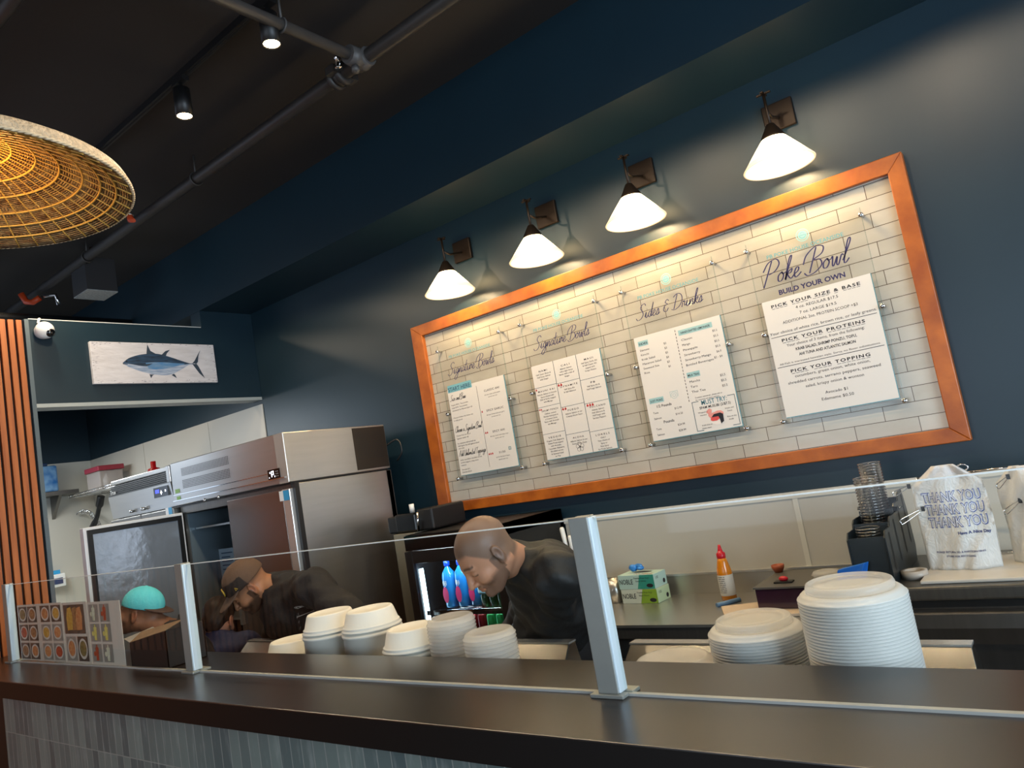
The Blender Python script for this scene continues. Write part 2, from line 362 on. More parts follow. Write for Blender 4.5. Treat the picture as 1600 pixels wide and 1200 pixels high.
# handwriting strokes (x, y) with x-height .4
GL = {
 'S': (0.62, [[(.62,.86),(.5,1.02),(.28,.95),(.2,.74),(.36,.52),(.46,.28),(.3,.02),(.02,-.04),(-.12,.12)]]),
 'B': (0.66, [[(.12,-.02),(.3,1.02)], [(-.2,.42),(-.1,.78),(.25,1.05),(.6,.98),(.58,.7),(.25,.52),(.52,.46),(.62,.2),(.36,-.04),(.05,-.1),(-.12,.04)]]),
 'P': (0.6, [[(.0,-.1),(.26,1.0)], [(-.1,.6),(.1,.95),(.45,1.04),(.62,.8),(.46,.52),(.18,.42)]]),
 'D': (0.75, [[(.1,.02),(.28,1.0)], [(-.1,.05),(.2,-.02),(.55,.16),(.72,.55),(.58,.92),(.25,1.03),(-.02,.85)]]),
 'i': (0.26, [[(0,.08),(.1,.4),(.07,.08),(.16,.0),(.28,.16)], [(.13,.56),(.15,.6)]]),
 'g': (0.40, [[(.32,.36),(.18,.42),(.04,.24),(.09,.04),(.24,.1),(.33,.38),(.26,-.2),(.08,-.5),(-.1,-.36),(.1,-.1),(.42,.16)]]),
 'n': (0.40, [[(.0,.02),(.07,.4),(.05,.04),(.2,.38),(.29,.34),(.27,.06),(.32,.0),(.42,.14)]]),
 'a': (0.38, [[(.3,.34),(.16,.41),(.03,.22),(.08,.02),(.22,.08),(.32,.38),(.28,.06),(.4,.12)]]),
 't': (0.26, [[(.16,.9),(.06,.1),(.12,.0),(.28,.14)], [(-.1,.52),(.32,.6)]]),
 'u': (0.38, [[(0,.1),(.05,.4),(.06,.06),(.16,.0),(.28,.2),(.3,.4),(.28,.06),(.4,.14)]]),
 'r': (0.30, [[(0,.02),(.06,.42),(.08,.32),(.2,.4),(.2,.1),(.32,.12)]]),
 'e': (0.32, [[(.0,.12),(.18,.24),(.2,.38),(.1,.4),(.03,.2),(.09,.0),(.22,.04),(.34,.16)]]),
 'o': (0.36, [[(.18,.4),(.04,.26),(.06,.04),(.2,.02),(.28,.22),(.18,.4),(.24,.3),(.38,.34)]]),
 'w': (0.50, [[(0,.36),(.05,.4),(.07,.06),(.14,.02),(.24,.36),(.25,.06),(.34,.02),(.42,.38),(.52,.34)]]),
 'l': (0.24, [[(.0,.12),(.22,.8),(.2,1.0),(.12,.86),(.06,.1),(.14,.0),(.26,.16)]]),
 's': (0.30, [[(-.02,.06),(.14,.42),(.2,.2),(.12,.0),(.0,.04),(.16,.02),(.32,.14)]]),
 'd': (0.38, [[(.28,.32),(.14,.4),(.03,.2),(.09,.02),(.22,.1),(.38,.98),(.28,.08),(.4,.12)]]),
 'k': (0.38, [[(.0,.04),(.2,.85),(.18,1.0),(.1,.8),(.02,.0),(.12,.3),(.28,.42),(.24,.26),(.1,.22),(.26,.0),(.4,.12)]]),
 '&': (0.5, [[(.4,.72),(.25,.84),(.12,.66),(.3,.52),(.08,.42),(.04,.14),(.26,.02),(.42,.24)]]),
 ' ': (0.28, []), 'C': (0.55, [[(.5,.85),(.38,1.0),(.1,.7),(.04,.2),(.22,-.02),(.5,.16)]]), 'h': (0.4, [[(.0,.0),(.2,.95),(.1,.9),(.03,.05),(.2,.38),(.28,.3),(.27,.02),(.42,.12)]]),
 'z': (0.36, [[(.0,.36),(.26,.4),(.04,.0),(.34,.06)]]), 'A': (0.6, [[(-.05,0),(.35,1.0),(.42,.0)], [(.05,.36),(.52,.4)]]), 'U': (0.6, [[(.08,.95),(.02,.2),(.2,-.02),(.42,.2),(.52,.95),(.5,.05),(.6,.0)]]),
 'm': (0.56, [[(0,.02),(.06,.4),(.05,.04),(.18,.38),(.24,.3),(.22,.04),(.36,.38),(.44,.3),(.42,.04),(.56,.12)]]),
 'T': (0.5, [[(.3,.95),(.16,.0)], [(-.05,.88),(.6,1.0)]]), 'p': (0.38, [[(.06,.4),(-.06,-.5)], [(.02,.1),(.14,.4),(.28,.34),(.22,.06),(.06,.02),(.4,.12)]]),
 'q': (0.3, []),
}
def script(mb, txt, o, width, height, lw, y):
    """handwritten line in the menu plane (x, z)"""
    x = 0; polys = []
    for ch in txt:
        adv, st = GL[ch]
        for s_ in st: polys.append([(x+p[0], p[1]) for p in s_])
        x += adv
    sx = width/x
    for s_ in polys:
        P = curve_pts([(q[0]*sx+q[1]*0.30*height, 0, q[1]*height) for q in s_], 5)
        P = [Vector((o[0]+q.x, y, o[1]+q.z)) for q in P]
        L, R_ = [], []
        for i, q in enumerate(P):
            t_ = (P[min(i+1, len(P)-1)]-P[max(i-1, 0)]); t_.normalize(); nrm = Vector((-t_.z, 0, t_.x))
            ww = lw*(0.55+0.6*abs(t_.z)); L.append(q+nrm*ww); R_.append(q-nrm*ww)
        n_ = len(P); mb.add(L+R_, [(i, i+1, n_+i+1, n_+i) for i in range(n_-1)])
def rect(mb, x0, z0, x1, z1, y): mb.quad((x0, y, z0), (x1, y, z0), (x1, y, z1), (x0, y, z1))
def disc(mb, x, z, r, y, n=20, r2=None, a0=0.0):
    mb.poly([(x+r*math.cos(2*PI*i/n+a0), y, z+(r2 or r)*math.sin(2*PI*i/n+a0)) for i in range(n)])
def ring(mb, x, z, r, wd, y, n=28, a0=0, a1=2*PI):
    for i in range(n):
        p, q = a0+(a1-a0)*i/n, a0+(a1-a0)*(i+1)/n
        mb.quad((x+r*math.cos(p), y, z+r*math.sin(p)), (x+(r-wd)*math.cos(p), y, z+(r-wd)*math.sin(p)), (x+(r-wd)*math.cos(q), y, z+(r-wd)*math.sin(q)), (x+r*math.cos(q), y, z+r*math.sin(q)))
YB = 3.545; ZT, ZB = 2.228, 1.669
m_print = mat('printed_white_vinyl', 'd8d4cc', 0.35); m_aedge = mat('acrylic_edge', '5f8f98', 0.2)
def flame(mb, x, z, n, y, s=0.006):
    for i in range(n):
        cx = x+i*s*2.3
        mb.poly([(cx+s*a, y, z+s*b) for a, b in ((0, -1), (.8, -.5), (.9, .2), (.3, .7), (0, 1.6), (-.5, .6), (-.9, .1), (-.7, -.6))])
def board(cx, w, label):
    b = thing('menu_board', label, 'menu board', (cx, YB, ZB))
    MB().box((cx-0.262, YB, 1.65), (cx+0.262, YB+0.005, 2.525)).build('acrylic_panel', M_ACRYL, b)
    e = MB()
    for a, c in (((cx-0.264, YB-0.0005, 1.649), (cx-0.262, YB+0.0055, 2.526)), ((cx+0.262, YB-0.0005, 1.649), (cx+0.264, YB+0.0055, 2.526)), ((cx-0.264, YB-0.0005, 1.648), (cx+0.264, YB+0.0055, 1.6498))): e.box(a, c)
    e.build('panel_edge', thin_glass('acrylic_edge_clear', (0.85, 0.92, 0.92), 0.1), b)
    MB().box((cx-w/2, YB-0.0012, ZB), (cx+w/2, YB-0.0002, ZT)).build('printed_sheet', m_print, b)
    ed = MB(); ed.box((cx-w/2, YB-0.0012, ZB-0.004), (cx+w/2, YB+0.005, ZB)); ed.box((cx+w/2, YB-0.0012, ZB-0.004), (cx+w/2+0.003, YB+0.005, ZT)); ed.build('sheet_edge', m_aedge, b)
    for sx in (-0.263, 0.263):
        for z in (2.49, 2.073, 1.652):
            s_ = MB().lathe([(0.0, -0.014), (0.010, -0.014), (0.0115, -0.011), (0.0115, 0.002), (0.0075, 0.004), (0.0075, 0.036), (0, 0.036)], 14, (cx+sx, YB, z), axis=(0, 1, 0))
            s_.build('standoff', M_CHROME, b)
    lg = MB(); yl = YB-0.0015
    ring(lg, cx+0.004, 2.486, 0.030, 0.0045, yl); disc(lg, cx+0.004, 2.486, 0.021, yl); lg.build('logo', mat('logo_teal', '8fc0c0', 0.5), b)
    lw = MB(); ring(lw, cx+0.004, 2.486, 0.016, 0.003, yl-0.0004, 14, PI, 2*PI); rect(lw, cx-0.010, 2.484, cx+0.016, 2.487, yl-0.0004); ring(lw, cx+0.004, 2.492, 0.008, 0.002, yl-0.0004, 10, 0, PI)
    lw.build('logo_bowl', mat('logo_bowl_teal', '6ea5a8', 0.5), b)
    nm = MB().text('PB POKE HOUSE OCEANSIDE', (cx, yl, 2.424), size=0.026, width=0.35, bold=0.008); nm.build('shop_name', M_TEAL, b)
    return b, YB-0.0018
def T(mb, s, x, z, size, y, al='C', bold=0.0, width=None, sp=1.0, shear=0.0):
    mb.text(s, (x, y, z), size=size, align=al, bold=bold, width=width, spacing=sp, shear=shear)
# ---- board 1
c1 = -2.959; b, y = board(c1, 0.474, 'menu board headed Signature Bowls, leftmost in the frame, two columns of text')
k = MB(); script(k, 'Signature Bowls', (c1-0.20, 2.318), 0.385, 0.074, 0.0020, y); k.build('title', M_INKN, b)
L0 = c1-0.225; k = MB()
script(k, 'Size and Base', (L0, 2.150), 0.135, 0.036, 0.0011, y); script(k, 'Choose a Signature Bowl', (L0, 1.945), 0.225, 0.038, 0.0011, y)
script(k, 'Add Unlimited Toppings', (L0, 1.790), 0.225, 0.038, 0.0011, y)
for z, s in ((2.118, 'Regular $16.5  Two proteins'), (2.100, 'Large $19.5  Two proteins'), (2.082, 'substitution for Macroni Salad +$1'), (2.035, 'Choose of white rice, brown rice'), (2.018, 'or leafy greens'),
             (1.918, 'Choose from our list of'), (1.900, 'Signature bowls +$1'), (1.868, 'For indecisive half and half mix'), (1.852, 'Half regular size half signature bowl'), (1.836, 'one order'),
             (1.762, 'onion, cucumbers, shredded carrots'), (1.745, 'serrano peppers, crispy onion'), (1.728, 'seaweed'), (1.700, 'Avocado $1.5'), (1.683, 'Edamame $0.50')):
    T(k, s, L0+0.004, z, 0.0125, y, 'L')
R0 = c1+0.118
for z, s, q in ((2.155, 'CLASSIC AHI', 'ahi tuna, kukui nut & sesame'), (2.030, 'SPICY GARLIC', 'ahi tuna, house made spicy garlic'), (1.895, 'SPICY AHI', 'ahi tuna, house made spicy mayo'), (1.762, '51/50', 'not for the faint of heart')):
    T(k, s, R0+0.01, z, 0.018, y, bold=0.012, sp=1.25); T(k, q, R0+0.01, z-0.024, 0.011, y); T(k, 'served over rice', R0+0.01, z-0.040, 0.011, y)
rect(k, c1+0.0095, 1.69, c1+0.0115, 2.205, y); k.build('lettering', M_INK, b)
for z, n in ((2.036, 1), (1.902, 2), (1.769, 3)): k = MB(); flame(k, c1+0.024, z, n, y); k.build('pepper_mark', M_RED, b)
k = MB(); rect(k, L0-0.006, 2.205, L0+0.20, 2.252, y); k.build('heading_patch', mat('teal_patch', '6fa9b4', 0.5), b)
k = MB(); T(k, 'START HERE:', L0-0.002, 2.213, 0.036, y-0.0004, 'L', bold=0.012, width=0.195); k.build('heading', mat('heading_ink', '1f4a66', 0.5), b)
k = MB(); ring(k, c1+0.192, 1.782, 0.014, 0.003, y, 4, PI/4, PI/4+2*PI); ring(k, c1+0.192, 1.782, 0.007, 0.002, y, 14); k.build('camera_mark', mat('camera_mark_teal', '3f7f8c', 0.5), b)
# ---- board 2
c2 = -2.268; b, y = board(c2, 0.478, 'menu board headed Signature Bowls, second from left, nine-plus boxes in three columns')
k = MB(); script(k, 'Signature Bowls', (c2-0.19, 2.318), 0.385, 0.074, 0.0020, y); k.build('title', M_INKN, b)
k = MB(); g = MB(); r = MB()
X3 = (c2-0.16, c2, c2+0.16)
cols = ((('NAMI', ('Half Classic Shoyu &', 'Half Shoyu Salmon', 'with Ginger')), ('MAUNI KAI', ('Atlantic Salmon in Sriracha', 'Sauce infused with', 'Chili & Garlic, topped', 'with Masago')), ('SHRIMP PONZU', ('Chilled, cooked', 'Shrimp marinated in', 'a Creamy Citrus', 'Sauce with Avocado', 'and Masago')), ('VEGGIE', ('Organic Tofu Dipped in', 'Sweet Ponzu topped', 'with Avocado,', 'Cucumber, Edamame,', 'Shredded carrots', '& Seaweed Salad', 'on Top'))),
        (('CALI', ('Atlantic Salmon', 'with a light Shoyu', 'Sauce, with a side of', 'Ginger')), ('DYNAMITE', ('Half Spicy Ahi', '& Half Albacore')), ('FUEGO', ('Atlantic Salmon in our', 'Creamy House Sauce')), ('ALOHA', ('Atlantic Salmon in our', 'Sweet Shoyu Glaze'))),
        (('MAUI', ('Half Spicy Garlic Ahi', '& Half Classic Ahi', 'topped with', 'Crispy Onions')), ('PB', ('Half Spicy Ahi &', 'Half Fuego Salmon')), ('VOLCANO', ('Atlantic Salmon', 'Half Albacore &', 'Half Fuego with', 'Serrano Peppers')), ('LOKELS', ('ONLY', 'Your choice of', 'Spicy or', 'Non-Spicy', 'for Fresh Salmon'))))
ys = ((2.205, 2.088, 1.972, 1.812), (2.205, 2.085, 1.945, 1.785), (2.205, 2.070, 1.935, 1.775))
for ci, col in enumerate(cols):
    for (h_, ls), z in zip(col, ys[ci]):
        T(k, h_, X3[ci], z-0.022, 0.0145, y, bold=0.01, sp=1.4, width=min(0.118, 0.0150*len(h_)))
        for i, s in enumerate(ls): T(k, s, X3[ci], z-0.040-i*0.0155, 0.0128, y, bold=0.004)
    for z in ys[ci][1:]: rect(g, X3[ci]-0.078, z+0.006, X3[ci]+0.078, z+0.008, y)
for x in (c2-0.080, c2+0.080): rect(g, x-0.0015, ZB, x+0.0015, ZT, y)
for fa in ((X3[0]-0.07, 2.083, 1, y, 0.006), (X3[0]-0.07, 1.965, 2, y, 0.005), (X3[1]-0.068, 2.080, 2, y, 0.0075), (X3[1]-0.068, 1.94, 2, y, 0.0075), (X3[2]-0.062, 1.93, 3, y, 0.0075)): r = MB(); flame(r, *fa); r.build('pepper_mark', M_RED, b)
for i in range(5): a = i*2*PI/5+PI/2; ring(k, X3[1]+0.016*math.cos(a), 1.712+0.016*math.sin(a), 0.012, 0.0016, y, 14)
disc(k, X3[1], 1.712, 0.004, y)
k.build('lettering', M_INK, b); g.build('grid_lines', mat('slate_line', '2d4a55', 0.5), b)
# ---- board 3
c3 = -1.565; b, y = board(c3, 0.489, 'menu board headed Sides & Drinks, third from left, with a small pink food drawing')
k = MB(); script(k, 'Sides & Drinks', (c3-0.20, 2.318), 0.375, 0.074, 0.0020, y); k.build('title', M_INKN, b)
k = MB(); l0 = c3-0.225; m0 = c3+0.012
for x0, z, wd, s in ((l0, 2.180, 0.060, 'SIDES'), (m0, 2.182, 0.185, 'HANDCRAFTED LEMONADE'), (m0, 1.958, 0.072, 'MILK TEAS'), (l0, 1.868, 0.085, 'JUST POKE')):
    hp = MB(); rect(hp, x0, z-0.004, x0+wd, z+0.024, y); hp.build('heading_patch', mat('pale_teal_patch', '96bcbc', 0.5), b); T(k, s, x0+wd/2, z+0.003, 0.016, y-0.0004, bold=0.012, width=wd*0.86)
for i, (s, q) in enumerate((('Edamame', '$3'), ('Kimchi', '$3'), ('Krab Salad', '$3'), ('Macaroni Salad', '$3'), ('Seaweed Stix', '$3'), ('Rice', '$1'))):
    z = 2.155-i*0.0245; T(k, s, l0+0.005, z-0.006, 0.015, y, 'L', width=0.0078*len(s)); T(k, q, l0+0.160, z, 0.015, y, 'R', bold=0.005)
for i, (s, q) in enumerate((('Classic', '$5.5'), ('Mango', '$5.5'), ('Pineapple', '$5.5'), ('Strawberry', '$5.5'), ('Strawberry Mango', '$6.0'), ('Bottled Beverages', '$2 - $4'))):
    z = 2.148-i*0.0265; T(k, s, m0+0.008, z, 0.0155, y, 'L', width=0.0088*len(s)); T(k, q, m0+0.205, z+0.006, 0.015, y, 'R')
for i, (s, q) in enumerate((('Matcha', '$5.5'), ('Taro', '$5.5'), ('Thai Tea', '$5.5'))):
    z = 1.928-i*0.0265; T(k, s, m0+0.008, z, 0.0165, y, 'L', width=0.0095*len(s)); T(k, q, m0+0.200, z, 0.0165, y, 'R')
T(k, 'Contains sweetener, please ask us', m0+0.02, 1.845, 0.0105, y, 'L'); T(k, 'for seasonal and dairy options', m0+0.02, 1.832, 0.0105, y, 'L')
T(k, '1/2 Pounds', l0+0.08, 1.838, 0.020, y, width=0.085, bold=0.012); T(k, 'Pounds', l0+0.09, 1.752, 0.020, y, width=0.060, bold=0.012)
for z, s, q in ((1.808, 'Tuna', '$12.99'), (1.778, 'Salmon', '$14.20'), (1.722, 'Tuna', '$24.99'), (1.692, 'Salmon', '$28.99')):
    T(k, s, l0+0.01, z, 0.015, y, 'L'); T(k, q, l0+0.175, z+0.004, 0.015, y, 'R')
for i in range(22): rect(k, c3-0.005, 1.835+i*0.0175, c3-0.002, 1.846+i*0.0175, y)
T(k, 'SPAM MUSUBI (2/$7.5)', m0+0.115, 1.786, 0.018, y, width=0.165, bold=0.012)
for x, z, s in ((m0+0.045, 1.766, 'Wrapped in'), (m0+0.045, 1.752, 'seaweed'), (m0+0.185, 1.764, 'Simple and'), (m0+0.185, 1.750, 'Sweet'), (m0+0.19, 1.722, 'Rice on the'), (m0+0.185, 1.708, 'inside'), (m0+0.055, 1.700, 'A full slice of'), (m0+0.05, 1.686, 'classic meat')):
    T(k, s, x, z, 0.0105, y)
k.build('lettering', M_INK, b)
k = MB(); T(k, 'MUST TRY:', m0+0.115, 1.806, 0.034, y, width=0.135, bold=0.01); k.build('must_try_heading', mat('deep_teal_ink', '2c6f80', 0.5), b)
zz0, zz1, xa, xb, lw_ = 1.678, 1.826, m0-0.004, m0+0.222, 0.0028
for x_a, x_b, g in ((xa, xa+0.035, xa), (xb-0.035, xb, xb)):
    k = MB(); rect(k, g, zz0, g+lw_, zz1, y); rect(k, x_a, zz0, x_b+lw_, zz0+lw_, y-0.0001); rect(k, x_a, zz1, x_b+lw_, zz1+lw_, y-0.0001); k.build('corner_bracket', mat('slate_bracket', '2c4f5c', 0.5), b)
fx, fz = m0+0.112, 1.722; s = 0.001
k = MB()
for q in ([(-30, 34), (-6, 38), (10, 42), (28, 40), (40, 30), (38, 20), (-20, 16), (-34, 12), (-42, 24), (-40, 36)], [(-44, 52), (-30, 60), (-18, 52), (-22, 36), (-40, 34), (-50, 42)]): k.poly([(fx+a*s, y, fz+c*s) for a, c in q])
k.build('pink_drawing', mat('salmon_pink', 'd98f84', 0.5), b)
k = MB(); k.poly([(fx+a*s, y-0.0003, fz+c*s) for a, c in ((-34, 0), (-30, 14), (-8, 20), (12, 18), (14, 2), (0, -6), (-24, -6))]); k.build('red_drawing', mat('watermelon_red', 'cf4a46', 0.5), b)
k = MB(); k.poly([(fx+a*s, y-0.0006, fz+c*s) for a, c in ((-26, 14), (-12, 28), (22, 30), (36, 22), (34, -14), (18, -24), (14, 2), (10, 14))]); k.build('black_drawing', M_INK, b)
k = MB(); k.poly([(fx+a*s, y-0.0002, fz+c*s) for a, c in ((-34, -2), (-30, -18), (-6, -28), (16, -24), (14, 0), (0, -7), (-24, -8))]); k.build('white_drawing', mat('rice_white', 'e2dad2', 0.5), b)
k = MB(); jx, jz = l0+0.125, 1.885
for a in ((0, .03, .045, .002), (0, 0, .002, .03), (.043, 0, .045, .03)): rect(k, jx+a[0], jz+a[1]-.01, jx+a[2]+(a[0] if a[2] < a[0] else 0), jz+max(a[3], a[1]+.002)-.01, y)
ring(k, jx+0.022, jz, 0.018, 0.002, y); ring(k, jx+0.022, jz, 0.009, 0.002, y); k.build('jar_drawing', mat('faint_teal', 'a7c2bf', 0.5), b)
# ---- board 4
c4 = -0.861; b, y = board(c4, 0.489, 'menu board headed Poke Bowl Build Your Own, rightmost in the frame')
k = MB(); script(k, 'Poke Bowl', (c4-0.215, 2.305), 0.385, 0.105, 0.0029, y); T(k, 'BUILD YOUR OWN', c4-0.005, 2.243, 0.032, y, width=0.30, bold=0.034); k.build('title', M_INKN, b)
k = MB()
for z, s, wd in ((2.190, 'PICK YOUR SIZE & BASE', 0.40), (2.022, 'PICK YOUR PROTEINS', 0.37), (1.872, 'PICK YOUR TOPPING', 0.35)):
    T(k, s, c4-0.004, z, 0.020, y, width=wd, bold=0.026, sp=1.25)
    for i, ch in enumerate(s):
        if ch != ' ': xx = c4-0.004-wd/2+wd*(i+0.1)/len(s); rect(k, xx, z-0.007, xx+wd*0.8/len(s), z-0.0052, y)
for z, s, wd, bo in ((2.160, '4 oz. REGULAR $17.5', 0.19, 0), (2.132, '7 oz. LARGE $19.5', 0.165, 0), (2.104, 'ADDITIONAL 2oz. PROTEIN SCOOP +$3', 0.335, 0), (2.062, 'Your choice of white rice, brown rice, or leafy greens.', 0.475, 0),
                 (1.995, 'Your choice of 3 items, from the following:', 0.345, 0), (1.969, 'KRAB SALAD, SHRIMP PONZU, TOFU,', 0.270, 0.02), (1.943, 'AHI TUNA AND ATLANTIC SALMON', 0.250, 0.02), (1.915, 'All Fish is marinated hawaiian style. Sorry, no flavor substitutions.', 0.445, 0),
                 (1.846, 'cucumbers, green onion, white onion,', 0.330, 0), (1.819, 'shredded carrots, serrano peppers, seaweed', 0.405, 0), (1.791, 'salad, krispy onion & wonton', 0.255, 0), (1.745, 'Avocado $1', 0.098, 0), (1.717, 'Edamame $0.50', 0.140, 0)):
    T(k, s, c4, z, 0.0185 if 'Fish' not in s else 0.012, y, width=wd, bold=bo)
for z in (2.050, 1.905): rect(k, c4-0.235, z-0.001, c4+0.235, z+0.0015, y)
k.build('lettering', M_INK, b)
# ================================================================== WALL LAMPS
m_shade = mat('opal_glass_shade', 'fff4e0', 0.25, emit=4, ecol='ffdca0')
_k = NT(m_shade); _g = _k.new('ShaderNodeNewGeometry'); _s = _k.new('ShaderNodeSeparateXYZ'); _k.link(_g, 'Position', _s, 0)     # opal glass glows most near the bulb
_r = _k.new('ShaderNodeMapRange'); _r.inputs['From Min'].default_value = 2.815; _r.inputs['From Max'].default_value = 2.875; _r.inputs['To Min'].default_value = 0.45; _r.inputs['To Max'].default_value = 9
_k.link(_s, 'Z', _r, 0); _k.link(_r, 0, _k.n['Principled BSDF'], 'Emission Strength')
m_bulb = mat('lamp_bulb', 'ffffff', 0.5, emit=14, ecol='ffdca6')
names = ('cone wall lamp with opal shade, furthest left above the menu panel', 'cone wall lamp with opal shade, second from left above the menu panel',
         'cone wall lamp with opal shade, third from left above the menu panel', 'cone wall lamp with opal shade, rightmost and largest, near the upper right frame corner')
l0_ = None
for x, lb in zip(SCONCES, names):
    if l0_ is None:
        x0 = x; s = thing('wall_lamp', lb, 'wall lamp', (x, YW, 3.08), 'cone wall lamps above the menu'); l0_ = s
        MB().box((x-0.072, YW-0.022, 3.02), (x+0.072, YW, 3.155)).build('back_plate', M_BRONZE, s, bevel=0.004)
        MB().tube([(x, YW-0.02, 3.075), (x, SC_Y+0.06, 3.045), (x, SC_Y, 3.055)], 0.007, 8).build('arm', M_BRONZE, s)
        q = MB().tube([(x, SC_Y, 2.97), (x, SC_Y, 3.14)], 0.007, 8); q.box((x-0.032, SC_Y-0.007, 3.136), (x+0.032, SC_Y+0.007, 3.142)); q.box((x-0.007, SC_Y-0.03, 3.136), (x+0.007, SC_Y+0.03, 3.142)); q.build('stem', M_BRONZE, s)
        MB().lathe([(0.0, 2.995), (0.018, 2.99), (0.055, 2.925), (0.056, 2.915), (0.050, 2.915), (0.014, 2.975)], 32, (x, SC_Y, 0)).build('shade_cap', M_BRONZE, s)
        MB().lathe([(0.052, 2.922), (0.158, 2.792), (0.156, 2.788), (0.150, 2.790), (0.046, 2.916)], 48, (x, SC_Y, 0)).build('lamp_shade', m_shade, s)
        MB().ball((x, SC_Y, 2.895), 0.026).build('bulb', m_bulb, s)
    else: dup(l0_, (x, YW, 3.08), lb)

# ================================================================== WICKER PENDANT
def wicker():
    m = bpy.data.materials.new('woven_rattan'); m.use_nodes = True; k = NT(m); b = k.n['Principled BSDF']; out = k.n['Material Output']
    uv = k.new('ShaderNodeUVMap'); sp = k.new('ShaderNodeSeparateXYZ'); k.link(uv, 0, sp, 0)
    def M_(op, a, b_=None, clamp=False):
        n = k.new('ShaderNodeMath', operation=op, use_clamp=clamp)
        for i, v in enumerate((a, b_)):
            if v is None: continue
            if isinstance(v, (int, float)): n.inputs[i].default_value = v
            else: k.l.new(v, n.inputs[i])
        return n.outputs[0]
    U, V = sp.outputs[0], sp.outputs[1]
    # circumferential weave strands + radial stakes; some rings woven tight, others open
    strands = M_('GREATER_THAN', M_('SINE', M_('MULTIPLY', V, 2*PI*36)), -0.25)
    stakes = M_('GREATER_THAN', M_('SINE', M_('MULTIPLY', U, 2*PI*210)), -0.1)
    band = M_('GREATER_THAN', M_('SINE', M_('ADD', M_('MULTIPLY', V, 2*PI*4.4), 1.0)), 0.1)
    openb = M_('MULTIPLY', band, M_('SUBTRACT', 1.0, M_('GREATER_THAN', V, 0.92)))
    hole = M_('MULTIPLY', openb, M_('MULTIPLY', M_('SUBTRACT', 1.0, stakes), M_('GREATER_THAN', M_('SINE', M_('MULTIPLY', V, 2*PI*18)), -0.3)))
    nz = k.new('ShaderNodeTexNoise'); nz.inputs['Scale'].default_value = 1.0; cm = k.new('ShaderNodeCombineXYZ')
    k.l.new(M_('MULTIPLY', U, 60), cm.inputs[0]); k.l.new(M_('MULTIPLY', V, 30), cm.inputs[1]); k.link(cm, 0, nz, 'Vector')
    rp = k.new('ShaderNodeValToRGB'); rp.color_ramp.elements[0].color = (*hexc('8a5a2c'), 1); rp.color_ramp.elements[0].position = 0.3
    rp.color_ramp.elements[1].color = (*hexc('d8b277'), 1); rp.color_ramp.elements[1].position = 0.7
    k.link(nz, 'Fac', rp, 0); k.link(rp, 0, b, 'Base Color'); b.inputs['Roughness'].default_value = 0.6
    bp = k.new('ShaderNodeBump'); bp.inputs['Strength'].default_value = 1.0; bp.inputs['Distance'].default_value = 0.006
    h = M_('MULTIPLY', M_('ADD', M_('SINE', M_('MULTIPLY', V, 2*PI*70)), 1.0), M_('ADD', M_('SINE', M_('MULTIPLY', U, 2*PI*120)), 1.6))
    k.l.new(h, bp.inputs['Height']); k.link(bp, 0, b, 'Normal')
    tr = k.new('ShaderNodeBsdfTranslucent'); k.link(rp, 0, tr, 0); ad = k.new('ShaderNodeMixShader'); ad.inputs[0].default_value = 0.22
    k.link(b, 0, ad, 1); k.link(tr, 0, ad, 2)
    tp = k.new('ShaderNodeBsdfTransparent'); mx = k.new('ShaderNodeMixShader'); k.l.new(hole, mx.inputs[0]); k.link(ad, 0, mx, 1); k.link(tp, 0, mx, 2); k.link(mx, 0, out, 0)
    return m
pd = thing('wicker_pendant_lamp', 'large round woven rattan pendant lamp glowing orange at the upper left', 'pendant lamp', tuple(PEND))
RP, HP = 0.49, 0.20
prof = [(0.03, HP)]+[(0.03+(RP-0.03)*i/24, HP*(1-(i/24)**1.35)) for i in range(1, 25)]
n = 128; vs = []; fs = []; uvs = []
for i, (r, z) in enumerate(prof):
    for k_ in range(n+1):
        a = 2*PI*k_/n; vs.append((r*math.cos(a), r*math.sin(a), z)); uvs.append((k_/n, r/RP))
for i in range(len(prof)-1):
    for k_ in range(n): fs.append((i*(n+1)+k_, (i+1)*(n+1)+k_, (i+1)*(n+1)+k_+1, i*(n+1)+k_+1))
me = bpy.data.meshes.new('woven_shade'); me.from_pydata(vs, [], fs); ul = me.uv_layers.new(name='UVMap')
for p_ in me.polygons:
    p_.use_smooth = True
    for li in p_.loop_indices: ul.data[li].uv = uvs[me.loops[li].vertex_index]
me.materials.append(wicker()); o = bpy.data.objects.new('woven_shade', me); COL.objects.link(o); o.parent = pd
so = o.modifiers.new('thick', 'SOLIDIFY'); so.thickness = 0.006
m_cane = mat('light_cane', 'd9a84e', 0.5); m_tan = mat('pale_cane', 'cdb896', 0.6, noise=0.2, nscale=40)
def pz(r): return HP*(1-max(0, (r-0.03)/(RP-0.03))**1.35)
q = MB()
for r in (0.085, 0.15, 0.215, 0.28, 0.345, 0.395, 0.44):
    q.tube([PEND+Vector((r*math.cos(a), r*math.sin(a), pz(r)-0.009)) for a in np.arange(0, 2*PI, 2*PI/96)], 0.0036, 6, closed=True)
q.build('cane_hoops', m_cane, pd)
q = MB()
for i in range(48):
    a = 2*PI*i/48; q.tube([PEND+Vector((r*math.cos(a), r*math.sin(a), pz(r)-0.009)) for r in (0.04, 0.12, 0.2, 0.28, 0.36, 0.44, 0.485)], 0.0026, 5)
q.build('cane_ribs', m_cane, pd)
q = MB()
for w_ in range(2):
    q.tube([PEND+Vector(((RP+0.0022*math.cos(90*a+PI*w_))*math.cos(a), (RP+0.0022*math.cos(90*a+PI*w_))*math.sin(a), 0.0022*math.sin(90*a+PI*w_))) for a in np.arange(0, 2*PI, 2*PI/720)], 0.0045, 5, closed=True)
q.build('braided_rim', m_tan, pd)
